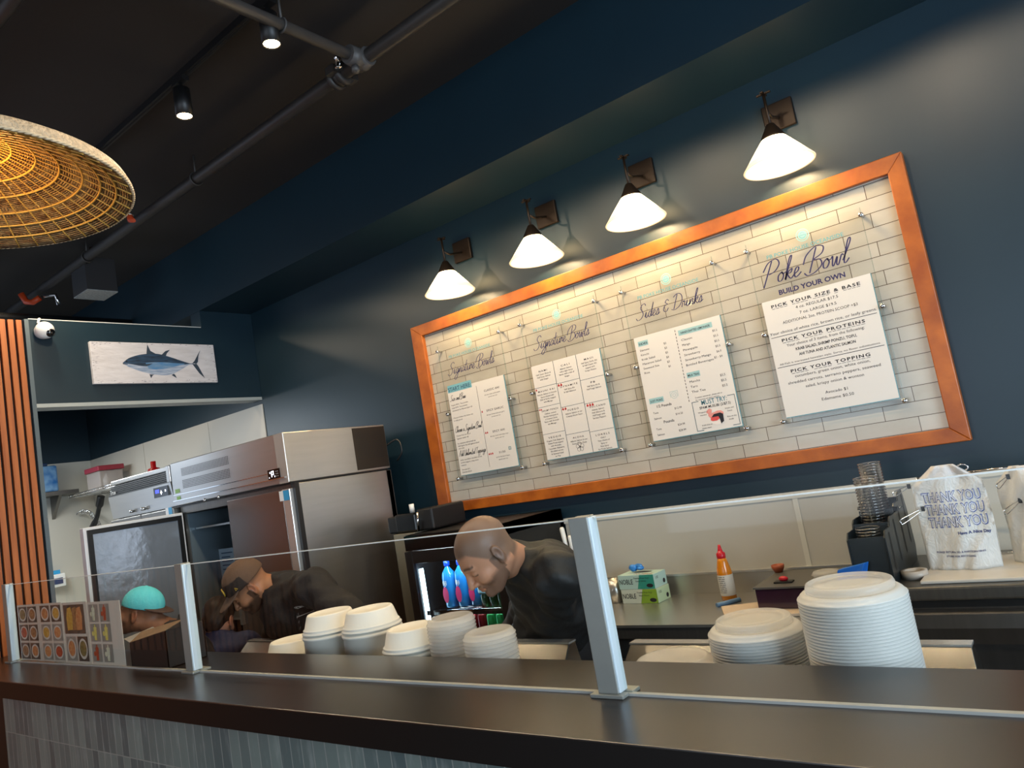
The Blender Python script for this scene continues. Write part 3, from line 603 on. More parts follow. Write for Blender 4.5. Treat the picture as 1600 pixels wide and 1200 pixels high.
MB().lathe([(RP+0.002, -0.002), (RP+0.004, 0.012), (RP-0.010, 0.040), (RP-0.040, 0.058), (RP-0.08, 0.078)], 128, PEND).build('outer_band', mat('pale_woven_band', 'cbb493', 0.65, noise=0.25, nscale=50, bump=1.0, bscale=110), pd)
MB().ball(PEND+Vector((0, 0, 0.115)), 0.035).build('bulb', mat('warm_bulb', 'ffffff', emit=12, ecol='ffb45e'), pd)
MB().tube([PEND+Vector((0, 0, 0.14)), PEND+Vector((0, 0, ZC-PEND.z))], 0.006, 8).build('cord', M_BLACK, pd)

# ================================================================== CEILING FITTINGS
m_pipe = mat('grey_painted_pipe', '4c4947', 0.5, noise=0.1, nscale=12); m_dpipe = mat('dark_painted_pipe', '2c2927', 0.5, noise=0.1, nscale=12)
PZ = 3.73
t = thing('sprinkler_main', 'thick dark pipe running the length of the ceiling along the beam', 'pipe', (-1, 2.43, PZ))
MB().tube([(-8.5, 2.43, PZ), (3.4, 2.43, PZ)], 0.034, 16).build('pipe', m_dpipe, t)
q = MB()
for dx, r in ((0.0, .058), (-.03, .050), (-.06, .058)): q.lathe([(0.03, -0.012), (r, -0.012), (r, 0.012), (0.03, 0.012)], 24, (-2.53+dx, 2.43, PZ), axis=(1, 0, 0))
for s_ in (1, -1): q.box((-2.575, 2.43-0.02+s_*0.06, PZ-0.02), (-2.515, 2.43+0.02+s_*0.06, PZ+0.02))
q.build('coupling', m_dpipe, t)
q = MB().ball((-2.39, 2.43, PZ), 0.052, 16, 12); q.tube([(-2.39, 2.43, PZ), (-2.39, 2.34, PZ)], [0.052, 0.046]); q.tube([(-2.43, 2.43, PZ), (-2.34, 2.43, PZ)], 0.047); q.lathe([(0, .0), (0.02, 0), (0.02, 0.03), (0, 0.03)], 6, (-2.385, 2.37, PZ-0.06), axis=(0.3, -0.3, -1)); q.build('tee_fitting', m_pipe, t)
for x in (-3.95, -5.5, -1.2):
    q = MB(); q.tube([(x, 2.43, PZ+0.03), (x, 2.43, ZC)], 0.006, 6); q.tube([(x, 2.43+0.04*math.cos(a), PZ+0.04*math.sin(a)) for a in np.arange(0, 2*PI, PI/10)], 0.005, 6, closed=True)
    q.build('pipe_hanger', m_dpipe, t)
t = thing('sprinkler_branch_pipe', 'lighter grey pipe crossing the ceiling at the top left, joining the thick pipe', 'pipe', (-2.385, 1.0, PZ))
MB().tube([(-2.39, -2.5, PZ), (-2.39, 2.36, PZ)], 0.026, 16).build('pipe', m_pipe, t)
hp_ = at(445, 36, 2, PZ); q = MB(); q.tube([(-2.39+0.03*math.cos(a), hp_.y, PZ+0.03*math.sin(a)) for a in np.arange(0, 2*PI, PI/10)], 0.005, 6, closed=True)
q.tube([(-2.39, hp_.y, PZ+0.03), (-2.39, hp_.y, ZC)], 0.006, 6); q.build('hanger', m_pipe, t)
def sprinkler(loc, label, col, grp=None):
    t = thing('ceiling_sprinkler', label, 'sprinkler', loc, grp); L = Vector(loc)
    MB().lathe([(0.0, 0.035), (0.016, 0.03), (0.016, 0.0), (0.010, -0.004), (0.010, -0.012), (0, -0.012)], 12, L).build('socket', col, t)
    q = MB()
    for s_ in (1, -1): q.tube([L+Vector((0.010*s_, 0, -0.01)), L+Vector((0.016*s_, 0, -0.025)), L+Vector((0.003*s_, 0, -0.045))], 0.003, 6)
    q.lathe([(0, -0.046), (0.018, -0.046), (0.018, -0.049), (0, -0.049)], 12, L); q.build('deflector', M_CHROME, t)
m_org = mat('orange_red_cap', 'c0431c', 0.45)
sprinkler(tuple(at(527, 92, 2, 3.74)), 'small chrome ceiling sprinkler beside the pipe joint', M_CHROME)
t = thing('pipe_end_fitting', 'small orange-red fitting on the dark pipe, right below the wicker lamp rim', 'pipe fitting', tuple(at(203, 342, 2, 3.69)))
L = Vector(t.location); MB().tube([L+Vector((0, 0, 0.03)), L+Vector((0.01, 0, -0.01)), L+Vector((0.05, 0.0, -0.03))], [0.02, 0.022, 0.012], 10).build('elbow', m_org, t); MB().lathe([(0.024, .02), (0.027, .02), (0.027, .03), (0.024, .03)], 14, L).build('collar', M_CHROME, t)
t = thing('pipe_end_fitting', 'orange-red elbow with small chrome outlet at far left, above the wood slats', 'pipe fitting', tuple(at(38, 465, 2, 3.66)))
L = Vector(t.location); MB().tube([L+Vector((-0.06, 0, 0.05)), L+Vector((-0.05, 0.03, -0.02)), L+Vector((0.02, 0.05, -0.04)), L+Vector((0.06, 0.09, -0.01))], 0.024, 10).build('elbow', m_org, t)
MB().tube([L+Vector((0.07, 0.11, -0.0)), L+Vector((0.10, 0.19, 0.01)), L+Vector((0.12, 0.2, -0.08))], 0.016, 10).build('outlet', M_CHROME, t)
t = thing('ceiling_pipe', 'dark pipe at the extreme upper left corner of the ceiling', 'pipe', (-3, 1.0, 3.8)); a_, b_ = at(0, 25, 2, 3.8), at(18, 0, 2, 3.8)
a_ = at(-30, 62, 2, 3.8); MB().tube([a_-(b_-a_)*3, b_+(b_-a_)*4], 0.03, 12).build('pipe', m_dpipe, t)
for i, (y_, z_) in enumerate(((2.2, 3.50), (2.6, 3.42))):
    t = thing('ceiling_pipe', ('thin black pipe high behind the fish painting wall, upper one', 'thin black pipe high behind the fish painting wall, lower one')[i], 'pipe', (-6.4-i*0.5, 2, z_))
    MB().tube([(-6.4-i*0.5, 1.0, z_), (-6.4-i*0.5, 3.13, z_)], 0.03, 12).build('pipe', M_BLACK, t)
# lighting track
t = thing('lighting_track', 'long black lighting track fixed to the dark ceiling', 'light track', (-2, 1.94, ZC))
MB().box((-7.2, 1.925, ZC-0.035), (1.5, 1.955, ZC)).build('rail', M_BLACK, t); MB().box((-7.2, 1.936, ZC-0.0365), (1.5, 1.944, ZC-0.0345)).build('slot', mat('track_slot', '050505', 0.9), t)
t0 = None
tl = {-3.175: 'black track spotlight, lit, nearer the wicker lamp', -2.43: 'black track spotlight, lit, beside the grey crossing pipe', -5.02: 'black track spotlight peeking out below the wicker lamp at the edge'}
m_lens = mat('spot_lens', 'ffffff', emit=30, ecol='ffd9a0')
for x in TRACK_X:
    lb = tl.get(x, 'black track spotlight on the track, unseen')  # also used for the added spot behind the wicker lamp
    if t0 is None:
        t0 = thing('track_spotlight', lb, 'spotlight', (x, TRACK_Y, ZC-0.035), 'track spotlights')
        MB().box((x-0.05, TRACK_Y-0.018, ZC-0.06), (x+0.05, TRACK_Y+0.018, ZC-0.035)).build('adapter', M_BLACK, t0)
        MB().tube([(x, TRACK_Y, ZC-0.06), (x, TRACK_Y, ZC-0.10)], 0.010, 8).build('stem', M_BLACK, t0)
        MB().lathe([(0, ZC-0.085), (0.04, ZC-0.09), (0.042, ZC-0.235), (0.037, ZC-0.235), (0.036, ZC-0.225)], 24, (x, TRACK_Y, 0)).build('lamp_body', M_BLACK, t0)
        MB().lathe([(0, ZC-0.229), (0.0355, ZC-0.229)], 24, (x, TRACK_Y, 0)).build('lens', m_lens, t0)
    else: dup(t0, (x, TRACK_Y, ZC-0.035), lb)
# hanging box
b0, b1 = at(115, 466, 2, 3.5), at(182, 456, 2, 3.5)
t = thing('ceiling_speaker_box', 'small dark box with pale underside hanging above the fish painting wall', 'ceiling box', (-5.7, 2.54, 3.5))
MB().box((-5.81, 2.435, 3.505), (-5.57, 2.655, 3.76)).build('casing', mat('charcoal_casing', '1b1b1e', 0.6), t)
MB().box((-5.81, 2.435, 3.498), (-5.57, 2.655, 3.505)).build('grille', mat('pale_grille', '8b8e8e', 0.6, noise=0.25, nscale=60), t)
MB().tube([(-5.69, 2.545, 3.76), (-5.69, 2.545, ZC)], 0.012, 8).build('mount', M_BLACK, t)
# camera dome
cp = at(70, 516, 0, XS+0.055)
t = thing('dome_camera', 'white dome security camera on the wall beside the wood slats', 'security camera', tuple(cp))
q = MB().ball(cp, 0.058, 24, 16, (0.85, 1, 1)); q.lathe([(0.045, 0), (0.052, 0.0), (0.05, 0.03), (0.0, 0.03)], 24, cp+Vector((-0.02, 0, 0)), axis=(-1, 0, 0)); q.build('dome_housing', M_WHITE, t)
q = MB().ball(cp+Vector((0.026, 0.018, -0.022)), 0.034, 20, 12, (0.85, 1, 0.85)); q.build('lens_window', mat('black_lens', '0a0a0c', 0.08, coat=1), t)
MB().tube(curve_pts([cp+Vector((-0.02, -0.03, 0.05)), cp+Vector((-0.02, -0.02, 0.08)), cp+Vector((-0.06, 0.0, 0.09))]), 0.008, 8).build('cable', M_WHITE, t)

# ================================================================== FISH PAINTING
t = thing('fish_painting', 'white distressed canvas painting of a blue fish on the dark wall', 'painting', (XS, 2.74, 2.87))
Y0, Y1, Z0, Z1 = 2.281, 3.205, 2.722, 3.026; xf = XS+0.030
MB().box((XS+0.0005, Y0, Z0), (xf, Y1, Z1)).build('canvas', mat('distressed_white', 'dcdadd', 0.6, color2='c9c6c8', nscale=14, nstretch=(1, .5, 3), bump=0.3, bscale=60), t, bevel=0.003)
def fp(u, v): return (Y0+(Y1-Y0)*u, Z0+(Z1-Z0)*v)     # u left-right, v bottom-top
def fpoly(pts, d): return [(xf+d, *fp(u, v)) for u, v in pts]
def dense(top, bot, d, n=40):
    tp = curve_pts([Vector((0, u, v)) for u, v in top], 8); bt = curve_pts([Vector((0, u, v)) for u, v in bot], 8)
    q = MB(); m_ = min(len(tp), len(bt))
    A = [(xf+d, *fp(p.y, p.z)) for p in tp[:m_]]; C = [(xf+d, *fp(p.y, p.z)) for p in bt[:m_]]
    q.add(A+C, [(i, i+1, m_+i+1, m_+i) for i in range(m_-1)]); return q
top = [(.225, .50), (.28, .62), (.38, .71), (.50, .73), (.60, .66), (.70, .56), (.76, .505), (.80, .50)]
bot = [(.225, .48), (.28, .38), (.38, .27), (.50, .20), (.60, .22), (.70, .36), (.76, .465), (.80, .47)]
mid = [(.225, .49), (.28, .47), (.38, .42), (.50, .42), (.60, .44), (.70, .46), (.76, .485), (.80, .485)]
m_fdk = mat('fish_dark_blue', '16202e', 0.5, color2='33506c', nscale=30, nstretch=(1, .4, 3)); m_fbl = mat('fish_blue', '2f76ad', 0.5, color2='7e97b0', nscale=24, nstretch=(1, .5, 2))
m_flt = mat('fish_belly_grey', 'b9c3d2', 0.5, color2='6d86a6', nscale=26, nstretch=(1, .4, 3))
dense(top, mid, 0.0012).build('fish_back', m_fdk, t); dense(mid, bot, 0.0012).build('fish_belly', m_flt, t)
dense([(.40, .50), (.48, .52), (.56, .52), (.64, .50), (.72, .49)], [(.42, .36), (.48, .34), (.56, .36), (.64, .42), (.72, .47)], 0.0016).build('fish_flank', m_fbl, t)
q = MB()
for ps in ([(.415, .72), (.43, .96), (.45, .80), (.49, .73)], [(.535, .70), (.57, .80), (.61, .84), (.58, .74), (.57, .67)], [(.79, .505), (.81, .56), (.84, .70), (.875, .86), (.85, .70), (.84, .54), (.825, .49)],
           [(.79, .475), (.825, .49), (.84, .42), (.86, .28), (.885, .11), (.84, .24), (.81, .38)], [(.42, .22), (.43, .12), (.445, .19), (.46, .21)], [(.60, .20), (.64, .12), (.63, .20), (.62, .23)], [(.38, .46), (.46, .49), (.42, .43), (.39, .42)]):
    MB().poly(fpoly(ps, 0.002)).build('fish_fin', mat('fish_fin_slate', '33414f', 0.5), t)
q = MB(); q.poly([(xf+0.0024, fp(.255, .53)[0]+0.006*math.cos(a), fp(.255, .53)[1]+0.006*math.sin(a)) for a in np.arange(0, 2*PI, PI/8)]); q.poly(fpoly([(.222, .485), (.26, .47), (.262, .455), (.225, .465)], 0.0024)); q.build('fish_eye_mouth', M_INK, t)
rr = random.Random(3); q = MB()
for i in range(150):
    e = rr.random(); u, v = (rr.random(), rr.choice((rr.uniform(.0, .08), rr.uniform(.92, 1)))) if e < .5 else (rr.choice((rr.uniform(0, .045), rr.uniform(.95, 1.0))), rr.random()) if e < .85 else (rr.random(), rr.random())
    if .2 < u < .9 and .1 < v < .95: continue
    w_, h_ = rr.uniform(.003, .02), rr.uniform(.005, .02); u = min(u, .985); v = min(max(v, .01), .97)
    q.poly(fpoly([(u, v), (min(u+w_, .995), v+h_*.3), (min(u+w_*.8, .995), min(v+h_, .99)), (u+.002, min(v+h_*.7, .99))], 0.0012))
q.build('paint_flecks', mat('grey_fleck', '8f8c92', 0.6), t)

# ================================================================== SERVICE BAR
BT, BY0, BY1 = 1.08, 1.286, 1.795
bar = thing('service_bar', 'long service bar with dark brown top and blue-grey tile front', 'counter', (-2, BY0, 0))
m_top = mat('dark_brown_laminate', '19120e', 0.28, noise=0.10, nscale=300, coat=0.0, spec=1.0)
MB().box((XS+0.005, BY0, BT-0.078), (1.6, BY1, BT)).build('countertop', m_top, bar, bevel=0.003)
MB().box((XS+0.006, BY0-0.0012, BT-0.0775), (1.6, BY0-0.0002, BT-0.003)).build('front_edge', mat('black_front_edge', '0c0908', 0.45, spec=0.3), bar)  # thin black sheet over the front of the bar top
m_bt = uvless_brick('blue_grey_glazed_brick', '76847f', '4f5f60', '8c918c', 0.205, 0.056, 0.0022, 0.33, swap=True, offset=0.0, bumpd=0.004, streak=0.30)
MB().box((-4.43, 1.333, 0), (1.58, 1.38, BT-0.079)).build('tiled_front', m_bt, bar)
q = MB(); q.box((XS+0.001, 1.40, 0.0), (-4.43, 1.75, BT-0.08)); q.box((-4.43, 1.385, 0), (1.58, 1.76, BT-0.08)); q.build('bar_core', M_BLACK, bar)
# sneeze guard
GY, GT = 1.545, 1.500
PX = (-4.895, -2.962, -1.020, 0.92)
p0 = None
plab = ('aluminium guard post at the far left end of the bar', 'aluminium guard post second from left, beside the dark open box', 'large aluminium guard post in front of the steel worktop, nearest the viewer', 'aluminium guard post at the right end of the bar')
for x, lb in zip(PX, plab):
    if p0 is None:
        t = p0 = thing('guard_post', lb, 'guard post', (x, GY, BT), 'sneeze guard posts')
        MB().box((x-0.030, GY-0.022, BT+0.008), (x+0.026, GY-0.004, GT+0.008)).build('front_channel', M_ALU, t, bevel=0.002)
        q = MB(); q.box((x-0.026, GY+0.004, BT+0.008), (x+0.022, GY+0.020, GT+0.008)); q.build('rear_channel', M_ALU, t, bevel=0.002)
        q = MB(); q.box((x+0.012, GY-0.020, BT+0.009), (x+0.031, GY+0.016, GT+0.005)); q.build('side_strip', mat('pale_blue_strip', 'd3e2e8', 0.3, 0.1), t, bevel=0.003)  # pale blue strip along the side of the post
        q = MB(); q.box((x-0.048, GY-0.034, BT), (x+0.044, GY-0.003, BT+0.009)); q.box((x-0.040, GY+0.003, BT), (x+0.050, GY+0.040, BT+0.009)); q.build('base_foot', M_ALU, t, bevel=0.002)
    else: dup(p0, (x, GY, BT), lb)
glab = ('clear glass guard panel at the left, behind it the food photo sheets', 'clear glass guard panel in the middle, in front of the man in cap', 'clear glass guard panel at the right, in front of the clear lid stacks')
for (a, c), lb in zip(zip(PX, PX[1:]), glab):
    t = thing('guard_glass', lb, 'glass panel', ((a+c)/2, GY, BT), 'sneeze guard panes'); a += 0.034; c -= 0.034
    MB().box((a, GY-0.003, BT+0.006), (c, GY+0.003, GT)).build('pane', M_GLASS, t)
    MB().box((a, GY-0.0045, GT), (c, GY+0.004, GT+0.003)).build('top_edge', M_GEDGE, t)
    MB().box((a, GY-0.007, BT), (c, GY+0.007, BT+0.006)).build('bottom_seal', mat('glazing_seal', 'b9bab4', 0.25), t)
# faint round sticker on bar top
t = MB(); cs = at(907, 1048, 2, BT+0.0006)
for r_ in (0.011, 0.007): 
    for i in range(16):
        p, q_ = 2*PI*i/16, 2*PI*(i+1)/16; t.quad(*[(cs.x+rr_*math.cos(aa), cs.y+rr_*math.sin(aa), cs.z) for rr_, aa in ((r_, p), (r_-0.002, p), (r_-0.002, q_), (r_, q_))])
o = t.build('worktop_mark', mat('faint_grey_mark', '6f655b', 0.5)); tag(o, 'faint round grey mark on the brown bar top, left of the large post', 'mark')

# ================================================================== FOOD PHOTO SHEETS on the left pane
m_sheet = mat('laminated_sheet', 'd6d0c4', 0.2, coat=0.5)
m_pg = mat('photo_grey', '8f8c84', 0.3); m_pdk = mat('photo_dark', '4c4640', 0.3); m_bw = mat('photo_bowl_white', 'cfc9bf', 0.3)
foods = [mat('food_'+n_, c_, 0.35, color2=d_, nscale=60) for n_, c_, d_ in (('green', '5b5a33', '9a8452'), ('brown', '7a4a2e', 'b98a58'), ('salmon', 'c46a3c', 'd9a06a'), ('yellow', 'c98a2a', 'd9b25a'), ('red', 'a03528', 'c9603c'), ('lemon', 'd9c24a', 'e6dc8a'), ('pale', 'c9c7a2', 'e4e2cf'))]
YP = GY+0.0045
def sheet(label, x0, x1, z0, z1, cells):
    t = thing('photo_menu_sheet', label, 'photo sheet', ((x0+x1)/2, YP, z0), 'food photo sheets on the left glass')
    MB().box((x0, YP, z0), (x1, YP+0.002, z1)).build('paper', m_sheet, t)
    A, Bq, Cq, F = MB(), MB(), MB(), {}
    yy = YP-0.0006
    for (cx, cz, w_, h_, kind, fi) in cells:
        X, Z = x0+cx*(x1-x0), z0+cz*(z1-z0); w__, h__ = w_*(x1-x0), h_*(z1-z0)
        (Cq if kind in 'dm' else A).quad((X-w__/2, yy, Z-h__/2), (X+w__/2, yy, Z-h__/2), (X+w__/2, yy, Z+h__/2), (X-w__/2, yy, Z+h__/2))
        f = F.setdefault(fi, MB())
        if kind in 'db':
            disc(Bq, X, Z, w__*0.42, yy-0.0002, 20, h__*0.42); disc(f, X, Z+h__*.01, w__*0.33, yy-0.0004, 16, h__*0.32)
        elif kind == 'c':   # a drink
            f.poly([(X+a*w__, yy-0.0004, Z+c_*h__) for a, c_ in ((-.12, -.42), (.12, -.42), (.17, .30), (.05, .33), (.05, .46), (-.05, .46), (-.05, .33), (-.17, .30))]); disc(f, X-w__*.25, Z-h__*.05, w__*.13, yy-0.0004, 12, h__*.14)
        elif kind == 'm':
            for d_, mm in ((-.22, 3), (.02, 1), (.24, 2)):
                g = F.setdefault(mm, MB()); g.poly([(X+(d_+a)*w__, yy-0.0004-mm*0.0001, Z+c_*h__) for a, c_ in ((-.13, -.38), (.12, -.36), (.16, .1), (.1, .42), (-.08, .38), (-.15, .05))])
    A.build('photo_prints', m_pg, t)
    if Cq.v: Cq.build('dark_photo_prints', m_pdk, t)
    if Bq.v: Bq.build('bowl_prints', m_bw, t)
    for fi, f in F.items():
        if f.v: f.build('food_prints', foods[fi], t)
cells = []
for r_ in range(3):
    for c_ in range(4):
        cells.append(((0.12, 0.345, 0.635, 0.875)[c_], 0.82-r_*0.325, 0.205, 0.285, 'd' if c_ < 2 or r_ == 0 else 'b', (((0, 1, 2, 3), (4, 1, 3, 2), (1, 2, 2, 4))[r_][c_])))
SZ0, SZ1 = 1.090, 1.385
sheet('left laminated sheet of twelve small bowl photos taped to the glass', -4.80, -4.21, SZ0, SZ1, cells)
sheet('middle laminated sheet with one large food photo over two bowls, taped to the glass', -4.205, -3.915, SZ0-0.002, SZ1-0.003, [(.47, .72, .82, .48, 'm', 1), (.27, .235, .40, .40, 'b', 2), (.72, .235, .40, .40, 'd', 0)])
sheet('right laminated sheet of six drink photos taped to the glass', -3.91, -3.568, SZ0-0.006, SZ1-0.008, [(x_, z_, .29, .28, 'c', f_) for x_, z_, f_ in ((.19, .82, 6), (.53, .82, 4), (.19, .51, 5), (.53, .51, 5), (.19, .19, 4), (.53, .19, 6))])
# ================================================================== DARK OPEN BOX on the bar
m_kraft = mat('kraft_cardboard', '80664a', 0.75, noise=0.12, nscale=30); m_bbox = mat('black_card', '141416', 0.55)
bx = thing('open_box', 'dark open cardboard box with kraft flap standing on the bar behind the glass', 'box', (-3.33, 1.66, BT))
x0, x1, y0, y1 = -3.53, -3.20, 1.558, 1.73
q = MB(); tl_, tr_ = 1.185, 1.235
for a, c in (((x0, y0), (x1, y0)), ((x1, y0), (x1, y1)), ((x1, y1), (x0, y1)), ((x0, y1), (x0, y0))):
    d = Vector((-(c[1]-a[1]), c[0]-a[0], 0)).normalized()*0.004
    za = tl_ if a[0] == x0 else tr_; zc = tl_ if c[0] == x0 else tr_
    A, C_ = Vector((*a, BT+0.001)), Vector((*c, BT+0.001))
    q.hexa([A, C_, C_+d, A+d], [Vector((*a, za)), Vector((*c, zc)), Vector((*c, zc))+d, Vector((*a, za))+d])
q.box((x0, y0, BT+0.001), (x1, y1, BT+0.004)); q.build('box_body', m_bbox, bx)
q = MB(); q.prism([(x0+0.005, y0, tl_), (x1, y0, tr_), (x1+0.03, y0+0.075, tr_+0.03), (x0-0.03, y0+0.07, tl_+0.028)], (0, 0, 0.003)); q.build('kraft_flap', m_kraft, bx)
q = MB(); q.prism([(x0, y0, tl_), (x0, y1, tl_), (x0-0.07, y1-0.03, tl_+0.03), (x0-0.075, y0+0.01, tl_+0.012)], (0, 0, 0.003)); q.build('side_flap', mat('grey_card', '8e8b88', 0.7), bx)
t = thing('small_white_tag', 'tiny white block on the bar by the dark box, next to the post', 'tag', tuple(at(294, 1030, 2, BT)))
L = Vector(t.location); MB().box(L+Vector((-.012, -.006, 0)), L+Vector((.012, .006, .022))).build('block', M_WHITE, t)

# ================================================================== TALL REACH-IN FRIDGE
def perf(q, a, c, nu, nv, face, slot=(0.5, 0.5)):
    """dark slots on a plane: a,c opposite corners; face 'y' or 'x'"""
    for i in range(nu):
        for j in range(nv):
            u0, u1 = (i+0.5-slot[0]/2)/nu, (i+0.5+slot[0]/2)/nu; v0, v1 = (j+0.5-slot[1]/2)/nv, (j+0.5+slot[1]/2)/nv
            if face == 'y':
                X = lambda u: a[0]+(c[0]-a[0])*u; Z = lambda v: a[2]+(c[2]-a[2])*v
                q.quad((X(u0), a[1], Z(v0)), (X(u1), a[1], Z(v0)), (X(u1), a[1], Z(v1)), (X(u0), a[1], Z(v1)))
            else:
                Y = lambda u: a[1]+(c[1]-a[1])*u; Z = lambda v: a[2]+(c[2]-a[2])*v
                q.quad((a[0], Y(u0), Z(v0)), (a[0], Y(u1), Z(v0)), (a[0], Y(u1), Z(v1)), (a[0], Y(u0), Z(v1)))
FXa, FXb, FYa, FYb = -5.0, -3.68, 2.64, 3.40
fr = thing('reach_in_fridge', 'tall two-door stainless steel fridge with its left door standing open', 'fridge', (-4.34, 3.0, 0))
q = MB(); q.box((FXa, FYa, 0.12), (FXa+0.04, FYb, 1.79)); q.box((FXa, FYb-0.04, 0.12), (FXb, FYb, 1.79)); q.box((FXa+0.04, FYa, 0.12), (FXb-0.04, FYb-0.04, 0.20)); q.box((FXa+0.04, FYa, 1.74), (FXb-0.04, FYb-0.04, 1.79))
q.box((-4.36, FYa, 0.20), (-4.32, FYb-0.04, 1.74)); q.build('cabinet', M_STEELD, fr)
MB().box((FXb-0.04, FYa+0.01, 0.12), (FXb, FYb-0.002, 1.79)).build('side_panel', M_STEEL, fr, bevel=0.003)
q = MB(); q.box((FXa, FYa-0.04, 1.80), (FXb, FYb, 2.095)); q.build('machine_header', M_STEEL, fr, bevel=0.005)
MB().box((FXb-0.085, FYa-0.0425, 1.80), (FXb+0.0015, FYa-0.039, 2.093)).build('corner_strip', mat('pale_steel', 'b4b2ac', 0.4, 0.6), fr)
q = MB(); q.box((FXa+0.005, FYa-0.0425, 1.872), (FXb-0.09, FYa-0.0395, 1.876)); q.box((FXa+0.005, FYa-0.05, 1.832), (FXb-0.02, FYa-0.039, 1.837)); q.build('header_trim', M_CHROME, fr)
q = MB(); perf(q, (-4.86, FYa-0.0412, 1.905), (-4.27, 0, 1.965), 34, 6, 'y', (.55, .55)); q.build('vent_grille', M_BLACK, fr); q = MB(); perf(q, (-4.86, FYa-0.0412, 1.99), (-4.27, 0, 2.045), 34, 6, 'y', (.55, .55)); q.build('vent_grille', M_BLACK, fr)
q = MB(); perf(q, (FXb+0.0008, 3.14, 1.88), (0, 3.36, 2.06), 16, 14, 'x', (.5, .75)); q.build('side_vent_grille', M_BLACK, fr)
MB().box((FXb+0.0001, 3.12, 1.815), (FXb+0.0006, 3.395, 2.085)).build('vent_backing', mat('dark_steel', '3f3a35', 0.4, 0.8), fr)
MB().box((-3.865, FYa-0.046, 1.835), (-3.745, FYa-0.039, 1.895)).build('control_panel', mat('glossy_black', '060608', 0.15), fr)
q = MB(); yy = FYa-0.0465
for c_ in ((-3.845, 1.872, -3.838, 1.882), (-3.83, 1.85, -3.822, 1.885), (-3.822, 1.878, -3.805, 1.885), (-3.81, 1.862, -3.803, 1.885), (-3.825, 1.862, -3.805, 1.867), (-3.855, 1.846, -3.848, 1.852), (-3.80, 1.848, -3.793, 1.856)): rect(q, c_[0], c_[1], c_[2], c_[3], yy)
q.build('control_digits', mat('display_white', 'ffffff', emit=1.5, ecol='e8eeff'), fr)
q = MB()
for i in range(2):
    for j in range(3): rect(q, -3.785+i*0.016, 1.848+j*0.014, -3.775+i*0.016, 1.854+j*0.014, yy)
q.build('control_keys', mat('key_grey', '8a8a8a', 0.4), fr)
q = MB(); rect(q, -4.965, 1.885, -4.905, 1.912, FYa-0.0415); rect(q, -4.955, 1.838, -4.905, 1.862, FYa-0.0415); q.build('green_stickers', mat('lime_sticker', '7fb255', 0.5), fr)
for x in (-4.60, -4.43): MB().lathe([(0, 0), (0.008, 0), (0.008, -0.02), (0, -0.022)], 10, (x, FYa-0.04, 1.81), axis=(0, 0.3, 1)).build('screw', M_CHROME, fr)
MB().box((FXa+0.01, FYa-0.02, 1.79), (FXb-0.01, FYb-0.02, 1.80)).build('dark_gap', M_BLACK, fr)
# right door closed
d = MB(); d.box((-4.325, FYa-0.055, 0.14), (-3.735, FYa-0.006, 1.765)); d = d.build('door', mat('steel_brown_reflection', '8c7f78', 0.25, 0.9, noise=0.05, nscale=3), fr, bevel=0.004)  # brownish reflection put into the steel's base colour
MB().box((-3.732, FYa-0.055, 0.14), (-3.665, FYa-0.008, 1.765)).build('door_edge', mat('bright_trim', 'd4d4d2', 0.25, 0.7), d, bevel=0.004)
MB().box((-3.662, FYa-0.03, 0.14), (-3.640, FYa-0.0, 1.79)).build('gasket', M_BLACK, d)
q = MB(); rect(q, -3.765, 1.70, -3.725, 1.758, FYa-0.0556); q = q.build('rating_sticker', mat('sticker_white', 'e8ecee', 0.4), d)
q = MB(); rect(q, -3.725, 1.70, -3.670, 1.758, FYa-0.0558); q.build('blue_sticker', mat('sticker_blue', '2f9ad0', 0.4), d)
q = MB(); q.box((-4.31, FYa-0.075, 1.0), (-4.285, FYa-0.055, 1.35)); q.build('handle', M_STEEL, d)
# left door, swung open at right angle
DX = -4.95
d = MB(); d.box((DX-0.055, 1.985, 0.14), (DX, 2.625, 1.750)); d = d.build('open_door', mat('white_door_frame', 'dfe3e6', 0.3), fr, bevel=0.005)
def frame_x(x, y0, y1, z0, z1, w, th): 
    q = MB(); q.box((x, y0, z0), (x+th, y0+w, z1)); q.box((x, y1-w, z0), (x+th, y1, z1)); q.box((x, y0+w, z0), (x+th, y1-w, z0+w)); q.box((x, y0+w, z1-w), (x+th, y1-w, z1)); return q
frame_x(DX, 2.003, 2.607, 0.158, 1.732, 0.030, 0.014).build('door_gasket', M_BLACK, d)
mdl = mat('embossed_liner', '96a0ab', 0.22, 0.45, bump=0.5, bscale=9)
MB().box((DX, 2.033, 0.188), (DX+0.008, 2.577, 1.702)).build('door_liner', mdl, d)
# interior
m_int = mat('fridge_interior', '71828c', 0.35, 0.4)
q = MB(); q.box((-4.958, FYa+0.02, 0.205), (-4.95, FYb-0.05, 1.735)); q.box((-4.95, FYb-0.052, 0.205), (-4.365, FYb-0.042, 1.735)); q.box((-4.372, FYa+0.02, 0.205), (-4.362, FYb-0.05, 1.735)); q.build('liner', m_int, fr)
for z in (0.6, 1.0, 1.62): MB().box((-4.945, FYa+0.06, z), (-4.375, FYb-0.06, z+0.012)).build('shelf', M_STEEL, fr)
for x in (-4.93, -3.75):
    for y_ in (2.72, 3.32): MB().tube([(x, y_, 0), (x, y_, 0.12)], 0.025, 12).build('foot', M_BLACK, fr)
cb = MB().tube(curve_pts([(FXb-0.02, FYb, 1.95), (FXb+0.05, FYb+0.05, 1.98), (FXb+0.07, FYb+0.06, 1.90), (FXb+0.02, FYb+0.05, 1.84)]), 0.006, 8); cb.build('power_cord', M_BLACK, fr)
nt = thing('paper_notice', 'pale blue printed notice inside the open fridge', 'notice', (-4.86, 2.9, 1.26)); q = MB()
